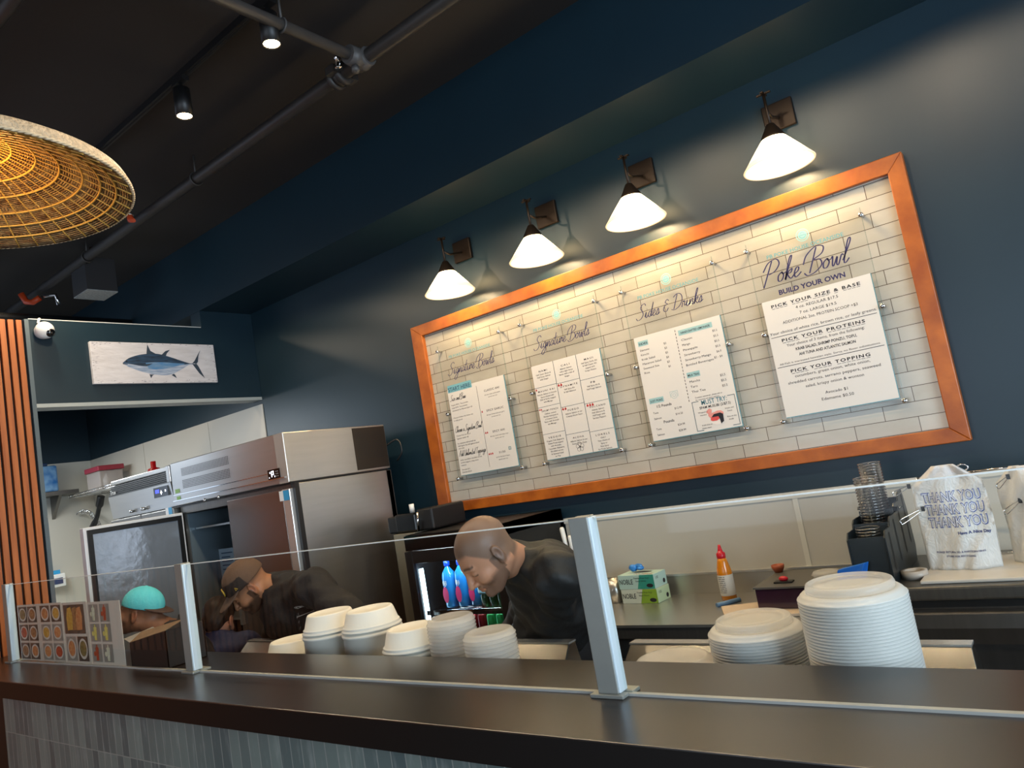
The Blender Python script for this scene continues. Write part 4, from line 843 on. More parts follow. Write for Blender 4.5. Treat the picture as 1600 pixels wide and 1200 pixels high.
q.box((-4.98+0.03, 2.85, 1.25), (-4.745, 2.854, 1.455)); q.build('sheet', mat('notice_blue_grey', '9fb4c4', 0.4), nt)
q = MB()
for i in range(6): rect(q, -4.92, 1.42-i*0.028, -4.78-0.03*(i % 2), 1.428-i*0.028, 2.8494)
q.build('print', mat('notice_ink', '2c4a6a', 0.5), nt)

# ================================================================== LEFT FRIDGE
lf = thing('display_fridge', 'stainless fridge with black louvred top grille, left of the taller fridge', 'fridge', (-5.5, 3.0, 0))
LXa, LXb = -5.98, -5.02
MB().box((LXa, 2.66, 0.12), (LXb, 3.40, 2.06)).build('cabinet', M_STEELD, lf)
q = MB(); q.hexa([(LXa, 2.62, 1.80), (LXb, 2.62, 1.80), (LXb, 2.66, 1.80), (LXa, 2.66, 1.80)], [(LXa, 2.60, 1.97), (LXb, 2.60, 1.97), (LXb, 2.66, 1.97), (LXa, 2.66, 1.97)]); q.build('control_fascia', M_STEEL, lf)
q = MB()
for i in range(6): z = 1.972+i*0.0135; q.box((LXa+0.002, 2.606+i*0.004, z), (LXb-0.05, 2.66, z+0.0095))
q.build('louvre_grille', M_BLACK, lf)
q = MB(); q.box((LXa, 2.63, 2.056), (LXb-0.052, 2.66, 2.09)); q.box((LXb-0.05, 2.60, 1.97), (LXb, 2.66, 2.09)); q.build('top_rail', M_STEEL, lf, bevel=0.006)
MB().box((-5.26, 2.596, 1.885), (-5.06, 2.615, 1.955)).build('control_panel', mat('glossy_black'), lf)
q = MB(); rect(q, -5.235, 1.915, -5.18, 1.94, 2.5955); q.build('blue_display', mat('display_blue', '2636c8', emit=1.2, ecol='3a48ff'), lf)
q = MB(); rect(q, -5.165, 1.91, -5.14, 1.92, 2.5955); rect(q, -5.157, 1.90, -5.148, 1.93, 2.5955); rect(q, -5.10, 1.915, -5.085, 1.93, 2.5955); q.build('control_digits', mat('display_white'), lf)
q = MB().text('True', (-5.90, 2.603, 1.985), size=0.045, bold=0.02); q.build('brand_lettering', M_WHITE, lf)
q = MB(); rect(q, -5.93, 1.93, -5.86, 1.955, 2.605); q.build('green_sticker', mat('lime_sticker'), lf)
for a, c in ((LXa+0.005, -5.50), (-5.49, LXb-0.005)): MB().box((a, 2.60, 0.14), (c, 2.655, 1.79)).build('door', M_STEELD, lf, bevel=0.004)
q = MB(); rect(q, -5.13, 1.74, -5.09, 1.80, 2.5994); q.build('rating_sticker', mat('sticker_white'), lf)
q = MB(); rect(q, -5.09, 1.74, -5.04, 1.80, 2.5993); q.build('blue_sticker', mat('sticker_blue'), lf)
for x in (-5.62, -5.44): MB().lathe([(0, 0), (0.012, 0), (0.012, 0.03), (0, 0.032)], 10, (x, 2.612, 1.83), axis=(0, -1, 0)).build('lock_knob', M_CHROME, lf)
for x in (LXa+0.06, LXb-0.06):
    for y_ in (2.72, 3.32): MB().tube([(x, y_, 0), (x, y_, 0.12)], 0.025, 12).build('foot', M_BLACK, lf)
m_redp = mat('red_plastic', 'b3141c', 0.35)
t = thing('red_funnel', 'small red plastic piece on top of the left fridge', 'container', (-6.02+0.1, 2.95, 2.062)); L = Vector(t.location)
q = at(186, 746, 1, 2.95); L = Vector((q.x, q.y, 2.062)); t.location = (-5.93, 2.95, 2.062); L = Vector(t.location)
MB().lathe([(0.0, 0), (0.05, 0), (0.045, 0.09), (0.02, 0.1), (0.02, 0.15), (0, 0.15)], 16, L).build('body', m_redp, t)

# ================================================================== WASH CORNER at the far left
t = thing('wall_shelf', 'steel shelf with triangular bracket on the far left white wall', 'shelf', (XL, 3.1, 2.19))
MB().box((XL+0.009, 2.2, 2.19), (XL+0.30, 3.33, 2.23)).build('shelf_board', M_STEELD, t)
MB().prism([(XL+0.009, 3.16, 2.19), (XL+0.24, 3.16, 2.19), (XL+0.009, 3.16, 1.96)], (0, 0.03, 0)).build('bracket', M_STEELD, t)
t = thing('blue_wrapped_pack', 'blue shrink-wrapped pack standing on the far left wall shelf', 'package', (XL+0.15, 3.06, 2.23))
mbw = mat('blue_wrap', '1f5b96', 0.25, color2='7fa6c4', nscale=9, bump=0.5, bscale=12)
MB().box((XL+0.03, 2.88, 2.231), (XL+0.27, 3.16, 2.50)).build('pack', mbw, t, bevel=0.02); MB().box((XL+0.04, 2.9, 2.501), (XL+0.25, 3.08, 2.53)).build('lid', mat('dark_blue_lid', '16304f', 0.4), t, bevel=0.006)
t = thing('wire_shelf', 'chrome wire shelf on the back wall of the wash corner', 'shelf', (-7.95, 3.45, 2.14)); q = MB()
for y_ in np.arange(3.22, 3.58, 0.05): q.tube([(-8.28, y_, 2.14), (-7.1, y_, 2.14)], 0.004, 6)
q.tube([(-8.28, 3.22, 2.165), (-7.1, 3.22, 2.165)], 0.005, 6); q.build('deck_wires', M_CHROME, t)
q = MB()
for x in np.arange(-8.28, -7.09, 0.045): q.tube([(x, 3.22, 2.165), (x, 3.22, 2.142), (x, 3.585, 2.142)], 0.003, 5)
q.build('cross_wires', M_CHROME, t)
t = thing('food_storage_container', 'clear square container with dark red lid on the wire shelf', 'container', (-7.80, 3.38, 2.147))
m_clr = thin_glass('clear_plastic', (0.93, 0.94, 0.94), 0.08, 1.45)
MB().box((-7.95, 3.27, 2.147), (-7.66, 3.50, 2.335)).build('tub', mat('hazy_plastic', 'b7aca6', 0.3, alpha=0.55), t, bevel=0.01); MB().box((-7.965, 3.26, 2.336), (-7.645, 3.51, 2.385)).build('lid', mat('dark_red_lid', '8c2433', 0.4), t, bevel=0.006)
t = thing('squeeze_bottle', 'white squeeze bottle inside the clear container with red lid', 'bottle', (-7.76, 3.38, 2.152)); MB().lathe([(0, 0), (0.035, 0), (0.036, 0.11), (0.012, 0.135), (0.005, 0.175), (0, 0.175)], 20, Vector(t.location)).build('bottle_body', M_WHITE, t)
t = thing('spray_hose', 'black handled pre-rinse spray hose hanging in the wash corner', 'spray hose', (-8.1, 3.45, 1.9))
P0, P1, P2 = at(158, 775, 1, 3.4), at(150, 812, 1, 3.38), at(137, 838, 1, 3.36)
MB().tube(curve_pts([P0, (P0+P1)/2+Vector((0.01, 0, 0.0)), P1, P2], 6), [0.035]*6+[0.022]*7+[0.03]*6, 10).build('black_handle', M_BLACK, t)
MB().tube([P2+Vector((-0.03, 0, 0.02)), P2+Vector((0.04, 0, -0.10))], [0.05, 0.04], 12).build('spray_head', M_BLACK, t)
arc = [at(116, 815, 1, 3.42), at(122, 804, 1, 3.42), at(136, 800, 1, 3.42), at(150, 812, 1, 3.42), at(158, 830, 1, 3.42)]
cv = curve_pts(arc, 20); q = MB(); hel = []
for i, p in enumerate(cv):
    for s_ in range(4): a = (i+s_/4)*1.9; hel.append(p+Vector((0.022*math.cos(a)*0.3, 0.02*math.sin(a), 0.022*math.cos(a))))
q.tube(hel, 0.005, 5); q.build('coil_spring', M_CHROME, t)
MB().tube(curve_pts([at(116, 815, 1, 3.42), at(117, 840, 1, 3.42), at(128, 856, 1, 3.42), at(142, 864, 1, 3.40)], 8), 0.009, 8).build('hose', M_ALU, t)
t = thing('soap_dispenser', 'white wall dispenser with blue bottle in the far left corner', 'dispenser', (XL+0.06, 3.12, 1.24))
MB().box((XL+0.009, 3.06, 1.27), (XL+0.10, 3.20, 1.40)).build('housing', M_WHITE, t, bevel=0.01); MB().box((XL+0.10, 3.09, 1.30), (XL+0.105, 3.17, 1.36)).build('label_patch', mat('navy_patch', '2b3e66', 0.5), t)
MB().box((XL+0.02, 3.10, 1.40), (XL+0.08, 3.16, 1.44)).build('blue_cap', mat('sticker_blue'), t)
t = thing('white_wall_cabinet', 'white wall cabinet low on the far left wall', 'cabinet', (XL+0.1, 2.9, 1.5)); 
MB().box((XL+0.009, 2.55, 1.30), (XL+0.07, 2.98, 1.93)).build('body', mat('soft_white', 'c9c9c6', 0.4), t, bevel=0.004); MB().box((XL+0.0705, 2.57, 1.32), (XL+0.078, 2.96, 1.91)).build('door', mat('soft_white'), t)
t = thing('steel_sink', 'steel sink bench with white edge in the wash corner', 'sink', (-8.0, 3.2, 0))
MB().box((-8.58, 2.85, 0.86), (-6.9, 3.58, 0.92)).build('bench_top', mat('pale_bench', 'd4d4cf', 0.3), t, bevel=0.005); MB().box((-8.58, 3.50, 0.92), (-6.9, 3.585, 1.14)).build('splashback', mat('pale_bench'), t)
for x in (-8.5, -7.0):
    for y_ in (2.92, 3.5): MB().tube([(x, y_, 0), (x, y_, 0.86)], 0.02, 10).build('leg', M_STEEL, t)

# ================================================================== PREP TABLES just behind the bar
def prep(label, x0, x1, lid=None):
    t = thing('prep_table', label, 'prep table', ((x0+x1)/2, 2.1, 0))
    MB().box((x0, 1.83, 0.10), (x1, 2.34, 0.86)).build('cabinet', M_STEELD, t)
    q = MB(); q.hexa([(x0, 2.15, 0.862), (x1, 2.15, 0.862), (x1, 2.325, 0.862), (x0, 2.325, 0.862)], [(x0+0.02, 2.275, 0.985), (x1-0.02, 2.275, 0.985), (x1-0.02, 2.315, 0.985), (x0+0.02, 2.315, 0.985)])
    q.build('sloped_hood', mat('mirror_steel', 'b9b2a6', 0.2, 1.0, noise=0.05, nscale=4, nstretch=(1, 10, 10)), t, bevel=0.003)
    q = MB(); q.box((x0+0.018, 2.272, 0.984), (x1-0.018, 2.318, 0.990)); q.build('bright_edge', mat('bright_trim'), t)
    MB().box((x0, 1.83, 0.861), (x1, 2.148, 0.866)).build('worktop', M_STEELH, t)
    MB().box((x0, 2.342, 0.80), (x1, 2.385, 0.83)).build('cutting_ledge', M_WHITE, t)
    for x in (x0+0.05, x1-0.05):
        for y_ in (1.88, 2.29): MB().tube([(x, y_, 0), (x, y_, 0.10)], 0.025, 10).build('caster', M_BLACK, t)
prep('steel prep table behind the middle glass, under the white paper bowls', -3.80, -1.64)
prep('steel prep table at the right, under the tall translucent bowl stacks', -1.42, -0.345)

# ================================================================== BACK COUNTER
bc = thing('steel_worktop', 'stainless steel worktop with splashback along the menu wall', 'counter', (-1.5, 3.3, 0))
q = MB(); q.box((-2.485, 2.985, 0.850), (-0.80, 3.585, 0.862)); q.build('top', M_STEELH, bc)
q = MB(); q.box((-2.485, 2.99, 0.80), (-0.80, 3.02, 0.850)); q.box((-2.485, 3.03, 0.70), (-0.80, 3.05, 0.80)); q.build('front_apron', M_STEELD, bc)
MB().box((-2.20, 2.998, 0.842), (-0.80, 3.006, 0.857)).build('front_lip', mat('bright_trim'), bc)
MB().box((-2.485, 3.568, 0.862), (-0.80, 3.588, 0.965)).build('splashback', M_STEELH, bc)
MB().box((-2.485, 3.564, 0.960), (-0.80, 3.590, 0.970)).build('splashback_lip', mat('bright_trim'), bc)
MB().box((-2.46, 3.06, 0.25), (-0.82, 3.56, 0.27)).build('undershelf', M_STEELD, bc)
for x in (-2.44, -0.85):
    for y_ in (3.07, 3.52): MB().tube([(x, y_, 0), (x, y_, 0.845)], 0.02, 10).build('leg', M_STEEL, bc)
wf = thing('worktop_fridge', 'dark steel worktop fridge at the right end of the back wall', 'fridge', (0.3, 3.3, 0))
MB().box((-0.785, 2.975, 0.10), (1.6, 3.585, 0.915)).build('cabinet', mat('smoky_steel', '5d5a57', 0.3, 0.85, noise=0.06, nscale=4, nstretch=(20, 1, 1)), wf)
MB().box((-0.785, 2.955, 0.942), (1.6, 3.585, 0.99)).build('top', M_STEELD, wf, bevel=0.008)
MB().box((-0.785, 2.975, 0.915), (1.6, 3.58, 0.942)).build('shadow_gap', M_BLACK, wf)
for a, c in ((-0.78, -0.02), (-0.01, 0.78), (0.79, 1.59)):
    d = MB(); pr = [(2.972, 0.14), (2.935, 0.16), (2.925, 0.5), (2.935, 0.80), (2.905, 0.86), (2.92, 0.91), (2.972, 0.91)]
    d.prism([(a, y_, z_) for y_, z_ in pr], (c-a, 0, 0)); d.build('door', mat('smoky_steel'), wf, bevel=0.006)
for x in (-0.7, 1.5):
    for y_ in (3.02, 3.52): MB().tube([(x, y_, 0), (x, y_, 0.10)], 0.025, 10).build('caster', M_BLACK, wf)

# --- glove boxes
def glove_box(label, col, col2, x0, y0, z0, rot, top):
    t = thing('glove_box', label, 'glove box', (x0+0.11, y0+0.06, z0), 'glove boxes'); W_, D_, H_ = 0.215, 0.125, 0.072
    t.rotation_euler = (0, 0, rot)
    def loc(q): return q
    MB().box((-W_/2, -D_/2, 0), (W_/2, D_/2, H_)).build('carton', mat('carton_'+col, col, 0.5), t, local=True, bevel=0.001)
    y = -D_/2-0.0006
    q = MB().text('NOBLE', (-W_*0.28, y, H_*0.36), size=0.036, bold=0.01, width=W_*0.38); q.build('brand_lettering', M_INK, t, local=True)
    q = MB()
    q.quad((W_*0.02, y, 0.001), (W_/2, y, 0.001), (W_/2, y, H_), (W_*0.12, y, H_)); q.build('colour_band', mat('band_'+col2, col2, 0.5), t, local=True)
    q = MB().text('Powder-Free Vinyl', (W_*0.16, y-0.0003, H_*0.72), size=0.012); q.text('Exam Gloves', (W_*0.14, y-0.0003, H_*0.52), size=0.012)
    q.poly([(W_*0.37+0.020*math.cos(a), y-0.0003, H_*0.24+0.010*math.sin(a)) for a in np.arange(0, 2*PI, PI/8)]); q.text('100', (W_/2+0.0006, -0.03, H_*0.62), (0, 1, 0), size=0.02)
    q.poly([(W_/2+0.0006, 0.035+0.012*math.cos(a), H_*0.3+0.012*math.sin(a)) for a in np.arange(0, 2*PI, PI/8)]); q.build('small_print', M_INK, t, local=True)
    MB().quad((W_/2+0.0003, -D_/2, 0.001), (W_/2+0.0003, D_/2, 0.001), (W_/2+0.0003, D_/2, H_-.001), (W_/2+0.0003, -D_/2, H_-.001)).build('end_panel', mat('end_'+col, 'b9d8cf' if top else 'c6dcb4', 0.5), t, local=True)
    if top:
        z = H_+0.0006
        q = MB(); q.poly([(-0.0+0.055*math.cos(a), 0.02+0.022*math.sin(a), z) for a in np.arange(0, 2*PI, PI/12)]); q.build('opening', M_BLACK, t, local=True)
        MB().text('NOBLE', (0.035, -0.045, z), (1, 0, 0), (0, 1, 0), size=0.035, bold=0.01).build('top_lettering', mat('orange_ink', '9a5a2c', 0.5), t, local=True)
    return t
gx, gy = -1.985, 3.40
glove_box('lower glove box of the two stacked on the steel worktop, lime green end band', 'cfd5c3', '86a833', gx-0.11+0.005, gy, 0.8625, -0.06, False)
glove_box('upper glove box of the two stacked, teal band, open top', 'b3cfc6', '2f9180', gx-0.11, gy, 0.9355, -0.05, True)
g = thing('blue_glove', 'crumpled blue glove poking out of the upper glove box', 'glove', (gx-0.03, gy+0.075, 1.010)); L = Vector(g.location)
q = MB(); rr = random.Random(5)
for i in range(9): 
    a = rr.uniform(0, 2*PI); q.ball(L+Vector((0.022*math.cos(a), 0.014*math.sin(a), 0.008+rr.uniform(0, .022))), rr.uniform(.012, .020), 10, 7, (rr.uniform(.7, 1.3), rr.uniform(.6, 1), rr.uniform(.5, 1)))
q.build('glove_fabric', mat('nitrile_blue', '2f7fd0', 0.45), g)
# --- chilli sauce bottle
b_ = at(1140, 935, 1, 3.42); L = Vector((b_.x, 3.42, 0.8625))
t = thing('sauce_bottle', 'orange chilli sauce squeeze bottle with red cap on the steel worktop', 'sauce bottle', tuple(L))
MB().lathe([(0, 0.001), (0.034, 0.001), (0.036, 0.006), (0.036, 0.125), (0.033, 0.150), (0.024, 0.185), (0.020, 0.200), (0, 0.2)], 28, L).build('bottle_body', mat('orange_sauce', 'd9820f', 0.25, coat=0.6), t)
MB().lathe([(0.0365, 0.025), (0.0368, 0.03), (0.0368, 0.118), (0.0363, 0.122)], 28, L).build('label_band', mat('bottle_label', 'd8d4cb', 0.5), t)
q = MB()
for i in range(9): 
    a0 = -PI*0.72; z = 0.112-i*0.009
    for j in range(5): 
        a = a0+j*0.2; a2 = a+0.17*(1 if (i+j) % 3 else .6); r_ = 0.0372
        q.quad(*[L+Vector((r_*math.cos(c), r_*math.sin(c), zz)) for c, zz in ((a, z), (a2, z), (a2, z+0.003), (a, z+0.003))])
q.build('label_print', mat('label_grey_ink', '4a4a50', 0.5), t)
MB().lathe([(0.0205, 0.198), (0.0215, 0.200), (0.0215, 0.222), (0.013, 0.228), (0.009, 0.245), (0.006, 0.262), (0, 0.263)], 20, L).build('cap', mat('cap_red', 'c2182a', 0.3), t)
# --- cutting board, blue handled tool, purple box etc
t = thing('cutting_board', 'pale cutting board lying on the steel worktop behind the clear stacks', 'cutting board', (-1.26, 3.22, 0.8625))
MB().prism([(-1.48, 3.24, 0.8625), (-1.38, 3.04, 0.8625), (-1.02, 3.10, 0.8625), (-1.12, 3.38, 0.8625)], (0, 0, 0.014)).build('board', mat('tan_board', 'c9b49c', 0.5), t, bevel=0.003)
t = thing('scraper', 'blue-handled scraper lying beside the pale cutting board', 'kitchen tool', (-1.5, 3.2, 0.856))
MB().tube([at(1120, 946, 2, 0.87), at(1156, 937, 2, 0.87)], [0.011, 0.012], 10).build('handle', mat('slate_blue', '5b7fa6', 0.4), t)
t = thing('packet_box', 'dark purple box with grey lid on the steel worktop, behind the tall stack', 'box', (-1.08, 3.35, 0.8625))
q0 = at(1187, 943, 1, 3.14); L = Vector((-1.275, 3.16, 0.8625))
MB().box((-1.275, 3.16, 0.877), (-0.93, 3.50, 0.962)).build('box_body', mat('dark_plum', '2e1426', 0.25, coat=0.5), t, bevel=0.004); MB().box((-1.28, 3.155, 0.9625), (-0.925, 3.505, 0.970)).build('lid', mat('grey_lid', '55524e', 0.4), t)
t = thing('sealing_clip', 'small red and black clip on the grey box lid', 'clip', (-1.17, 3.24, 0.9705)); L = Vector(t.location)
MB().ball(L+Vector((0, 0, 0.016)), 0.014, 12, 8, (1.5, .8, .8)).build('red_knob', mat('cap_red'), t); MB().box(L+Vector((-.04, -.02, 0)), L+Vector((.04, .02, .007))).build('black_base', M_BLACK, t, bevel=0.002)
t = thing('small_cup', 'small terracotta coloured cup by the splashback', 'cup', tuple(at(1225, 897, 1, 3.53).xy)+(0.9705,)); L = Vector(t.location); L.y = 3.47; t.location = L
MB().lathe([(0, 0.0), (0.018, 0.0), (0.028, 0.02), (0.030, 0.034), (0.026, 0.034), (0.02, 0.006), (0, 0.005)], 20, L).build('cup_body', mat('terracotta', '9a4a2c', 0.4), t)
t = thing('steel_canister', 'short steel canister at the left end of the worktop behind the post', 'canister', (-2.10+0.0, 3.45, 0.8625)); L = Vector(t.location)
L = Vector((-2.155, 3.45, 0.8625)); t.location = L; MB().lathe([(0, 0), (0.04, 0), (0.042, 0.12), (0.038, 0.12), (0.036, 0.01), (0, 0.01)], 24, L).build('canister_body', M_STEEL, t)

# ================================================================== DRINKS COOLER
dc = thing('drinks_cooler', 'black glass-front drinks cooler against the menu wall behind the men', 'drinks cooler', (-2.7, 3.2, 0))
CX0, CX1, CY0, CY1, CZ1 = -3.22, -2.50, 2.98, 3.58, 1.38
q = MB(); q.box((CX0, CY0+0.03, 0.05), (CX0+0.04, CY1, CZ1)); q.box((CX1-0.04, CY0+0.03, 0.05), (CX1, CY1, CZ1)); q.box((CX0, CY1-0.03, 0.05), (CX1, CY1, CZ1)); q.box((CX0, CY0+0.03, 0.05), (CX1, CY1, 0.15)); q.box((CX0, CY0+0.03, CZ1-0.06), (CX1, CY1, CZ1)); q.build('cabinet', M_BLACK, dc)
d = MB(); fw = 0.06; d.box((CX0, CY0, 0.08), (CX0+fw, CY0+0.028, CZ1-0.09)); d.box((CX1-fw, CY0, 0.08), (CX1, CY0+0.028, CZ1-0.09)); d.box((CX0+fw, CY0, 0.08), (CX1-fw, CY0+0.028, 0.14)); d.box((CX0+fw, CY0, CZ1-0.16), (CX1-fw, CY0+0.028, CZ1-0.09))
d = d.build('door', M_BLACK, dc, bevel=0.004); MB().box((CX0+fw, CY0+0.012, 0.14), (CX1-fw, CY0+0.016, CZ1-0.16)).build('door_glass', thin_glass('cooler_glass', (0.9, 0.95, 0.97)), d)
MB().box((CX0+0.02, CY0-0.004, CZ1-0.085), (CX1-0.02, CY0+0.03, CZ1-0.002)).build('sign_band', mat('glossy_black'), dc)
MB().box((CX0+0.045, CY0+0.05, 0.2), (CX0+0.058, CY0+0.075, CZ1-0.2)).build('light_strip', mat('cool_led', 'ffffff', emit=6, ecol='dff2ff'), dc)
light('cooler_light', 'AREA', ((CX0+CX1)/2, CY0+0.06, CZ1-0.075), 2.6, (0.85, 0.95, 1.0), ((CX0+CX1)/2, CY0+0.25, 0), shape='RECTANGLE', size=0.6, size_y=0.04)
SH1, SH2 = 0.940, 0.752
for z in (SH1, SH2, 0.40):
    q = MB()
    for y_ in np.arange(CY0+0.06, CY1-0.05, 0.035): q.tube([(CX0+0.045, y_, z-0.004), (CX1-0.045, y_, z-0.004)], 0.0028, 5)
    q.box((CX0+0.045, CY0+0.05, z-0.022), (CX1-0.045, CY0+0.056, z+0.004)); q.build('wire_shelf', M_CHROME, dc)
# bottles & cans
m_blub = mat('blue_bottle_plastic', '1667c8', 0.12, coat=1, color2='2fa3e0', nscale=5); m_bpink = mat('pink_label', 'd8346f', 0.4); m_bcap = mat('blue_cap', '1648c8', 0.3)
m_cany = [mat('dark_red_can', '7a1420', 0.25, 0.4), mat('green_can', '1f9a55', 0.25, 0.4), mat('black_red_can', '3a1014', 0.3, 0.4)]
def water(x, y_, lb):
    t = thing('water_bottle', lb, 'bottle', (x, y_, SH1), 'blue water bottles in the cooler'); L = Vector((x, y_, SH1))
    MB().lathe([(0, .001), (0.036, .001), (0.040, .01), (0.040, 0.17), (0.036, 0.195), (0.014, 0.225), (0.014, 0.235), (0, .235)], 20, L).build('bottle_body', m_blub, t)
    MB().lathe([(0.016, 0.232), (0.018, 0.234), (0.018, 0.262), (0, 0.263)], 16, L).build('cap', m_bcap, t)
    MB().poly([L+Vector((-0.004+0.022*math.cos(a), -0.0408, 0.075+0.045*math.sin(a))) for a in np.arange(0, 2*PI, PI/8)]).build('flower_mark', m_bpink, t)
    MB().text('fiji', L+Vector((0, -0.0412, 0.13)), size=0.035, bold=0.02).build('lettering', M_WHITE, t); return t
w0 = water(-3.045, 3.13, 'blue-capped water bottle, leftmost of those behind the cooler glass')
dup(w0, (-2.955, 3.14, SH1), 'blue-capped water bottle, second from left in the cooler'); dup(w0, (-2.865, 3.15, SH1), 'blue-capped water bottle nearest the bald man in the cooler')
def can(x, y_, z, m_, lb, grp, h=0.155, r=0.029):
    t = thing('drink_can', lb, 'can', (x, y_, z), grp); L = Vector((x, y_, z))
    MB().lathe([(0, 0), (r*.8, 0), (r, 0.01), (r, h-0.012), (r*.82, h), (0, h-0.003)], 18, L).build('can_body', m_, t); MB().lathe([(r*.84, h-0.003), (r*.86, h+0.002), (r*.78, h+0.002), (r*.78, h-0.001)], 18, L).build('rim', M_ALU, t); return t
for i, (m_i, lb, g_) in enumerate(((2, 'black and dark red drink can, leftmost on the lower cooler shelf', None), (0, 'dark red drink can, left of its twin on the lower cooler shelf', None), (0, 'dark red drink can next to the green cans', None), (1, 'green drink can next to the dark red cans', None), (1, 'green drink can half hidden by the black sleeve', None))):
    can(-2.94+i*0.066, 3.10, SH2, m_cany[m_i], lb, 'drink cans on the lower cooler shelf')
t = thing('bottle_pack', 'pale turquoise shrink-wrapped pack in the cooler, under the bald man\'s chin', 'package', (-2.70, 3.2, SH1))
MB().box((-2.80, 3.08, SH1+0.07), (-2.62, 3.3, SH1+0.16)).build('wrap', mat('turquoise_film', '6fc4d6', 0.2, color2='c4e8ee', nscale=12), t, bevel=0.01)
q = MB()
for i in range(3): q.lathe([(0, 0), (0.027, 0), (0.028, 0.06), (0.02, 0.075), (0, .075)], 14, (-2.775+i*0.06, 3.115, SH1))
q.build('green_bottle_bottoms', mat('deep_green', '0f6a3c', 0.2, coat=1), t)
t = thing('drink_can', 'pink and silver drink can right of the turquoise pack in the cooler', 'can', (-2.585, 3.12, SH1), 'pink can on the upper cooler shelf'); L = Vector(t.location)
MB().lathe([(0, 0), (0.026, 0), (0.029, 0.01), (0.029, 0.12), (0.024, 0.13), (0, 0.127)], 18, L).build('can_body', mat('pink_can', 'c8496a', 0.3, 0.3), t)
# steel post left of the cooler
t = thing('steel_partition', 'narrow beige steel panel between the tall fridge and the drinks cooler', 'panel', (-3.35, 3.3, 0))
MB().box((-3.42, 3.10, 0), (-3.24, 3.50, 1.385)).build('panel_body', mat('beige_steel', 'a09884', 0.35, 0.5), t, bevel=0.003)
# black machine on the cooler
t = thing('coffee_machine', 'black appliance standing on the cooler, left of the bald man', 'appliance', (-3.28, 3.3, 1.38)); 
MB().box((-3.50, 3.14, 1.388), (-3.30, 3.42, 1.490)).build('base_body', M_BLACK, t, bevel=0.01)
MB().box((-3.41, 3.12, 1.387), (-3.23, 3.40, 1.50)).build('black_body', mat('glossy_black'), t, bevel=0.012); MB().box((-3.225, 3.13, 1.388), (-3.10, 3.42, 1.515)).build('side_tank', M_BLACK, t, bevel=0.01)
MB().tube([(-3.215, 3.115, 1.39), (-3.20, 3.115, 1.50)], 0.007, 8).build('chrome_tap', M_CHROME, t)
q = MB().lathe([(0, 0), (0.016, 0), (0.016, 0.05), (0, .05)], 12, (-3.33, 3.2, 1.50)); q.build('white_knob', M_WHITE, t)
# tools and red capped tub right of bald man
t = thing('knife_holder', 'black cup of white and black handled knives behind the bald man', 'knife block', (-2.40, 3.50, 0.8625)); L = Vector(t.location)
MB().box(L+Vector((-0.06, -0.04, 0)), L+Vector((0.06, 0.04, 0.27))).build('holder', M_BLACK, t, bevel=0.006)
for dx, dy, h, m_ in ((-0.035, -0.02, 0.42, M_WHITE), (0.0, -0.02, 0.37, M_WHITE), (-0.018, 0.01, 0.36, M_BLACK), (0.022, 0.0, 0.35, M_BLACK)):
    MB().tube([L+Vector((dx, dy, 0.25)), L+Vector((dx*1.1, dy, 0.30)), L+Vector((dx*1.3, dy-0.004, h-0.01)), L+Vector((dx*1.3, dy-0.004, h))], [0.010, 0.013, 0.014, 0.009], 10).build('knife_handle', m_, t)
t = thing('powder_tub', 'white and yellow tub with bright red lid, between the bald man and the post', 'tub', (-2.345, 3.26, 0.8625)); L = Vector(t.location)
MB().lathe([(0, 0.001), (0.062, 0.001), (0.064, 0.01), (0.064, 0.205), (0, 0.206)], 28, L).build('tub_body', M_WHITE, t)
MB().lathe([(0.0645, 0.175), (0.0648, 0.178), (0.0648, 0.192), (0.0645, 0.194)], 28, L).build('yellow_band', mat('yellow_band', 'd9b02a', 0.4), t)
MB().lathe([(0.066, 0.207), (0.068, 0.209), (0.066, 0.245), (0, 0.248)], 28, L).build('lid', mat('cap_red'), t)
MB().text('6', L+Vector((0.01, -0.0655, 0.12)), size=0.05, bold=0.02).build('number', M_INK, t)
# ================================================================== BOWLS AND STACKS on the prep tables
TZ = 0.8665
def frosted(name, col, clear, rough=0.25):
    m = bpy.data.materials.new(name); m.use_nodes = True; MATS[name] = m; k = NT(m); b = k.n['Principled BSDF']; out = k.n['Material Output']
    b.inputs['Base Color'].default_value = (*hexc(col), 1); b.inputs['Roughness'].default_value = rough
    tl = k.new('ShaderNodeBsdfTranslucent'); tl.inputs[0].default_value = (*hexc(col), 1); m1 = k.new('ShaderNodeMixShader'); m1.inputs[0].default_value = 0.35
    k.link(b, 0, m1, 1); k.link(tl, 0, m1, 2)
    tp = k.new('ShaderNodeBsdfTransparent'); m2 = k.new('ShaderNodeMixShader'); m2.inputs[0].default_value = clear; k.link(m1, 0, m2, 1); k.link(tp, 0, m2, 2); k.link(m2, 0, out, 0); return m
m_paper = mat('white_moulded_fibre', 'efece3', 0.6, bump=0.05, bscale=120); m_fro = frosted('frosted_white_plastic', 'f6f5f2', 0.06); m_cl = frosted('clear_ribbed_plastic', 'f4f2ee', 0.55, 0.10)
BY = 1.967
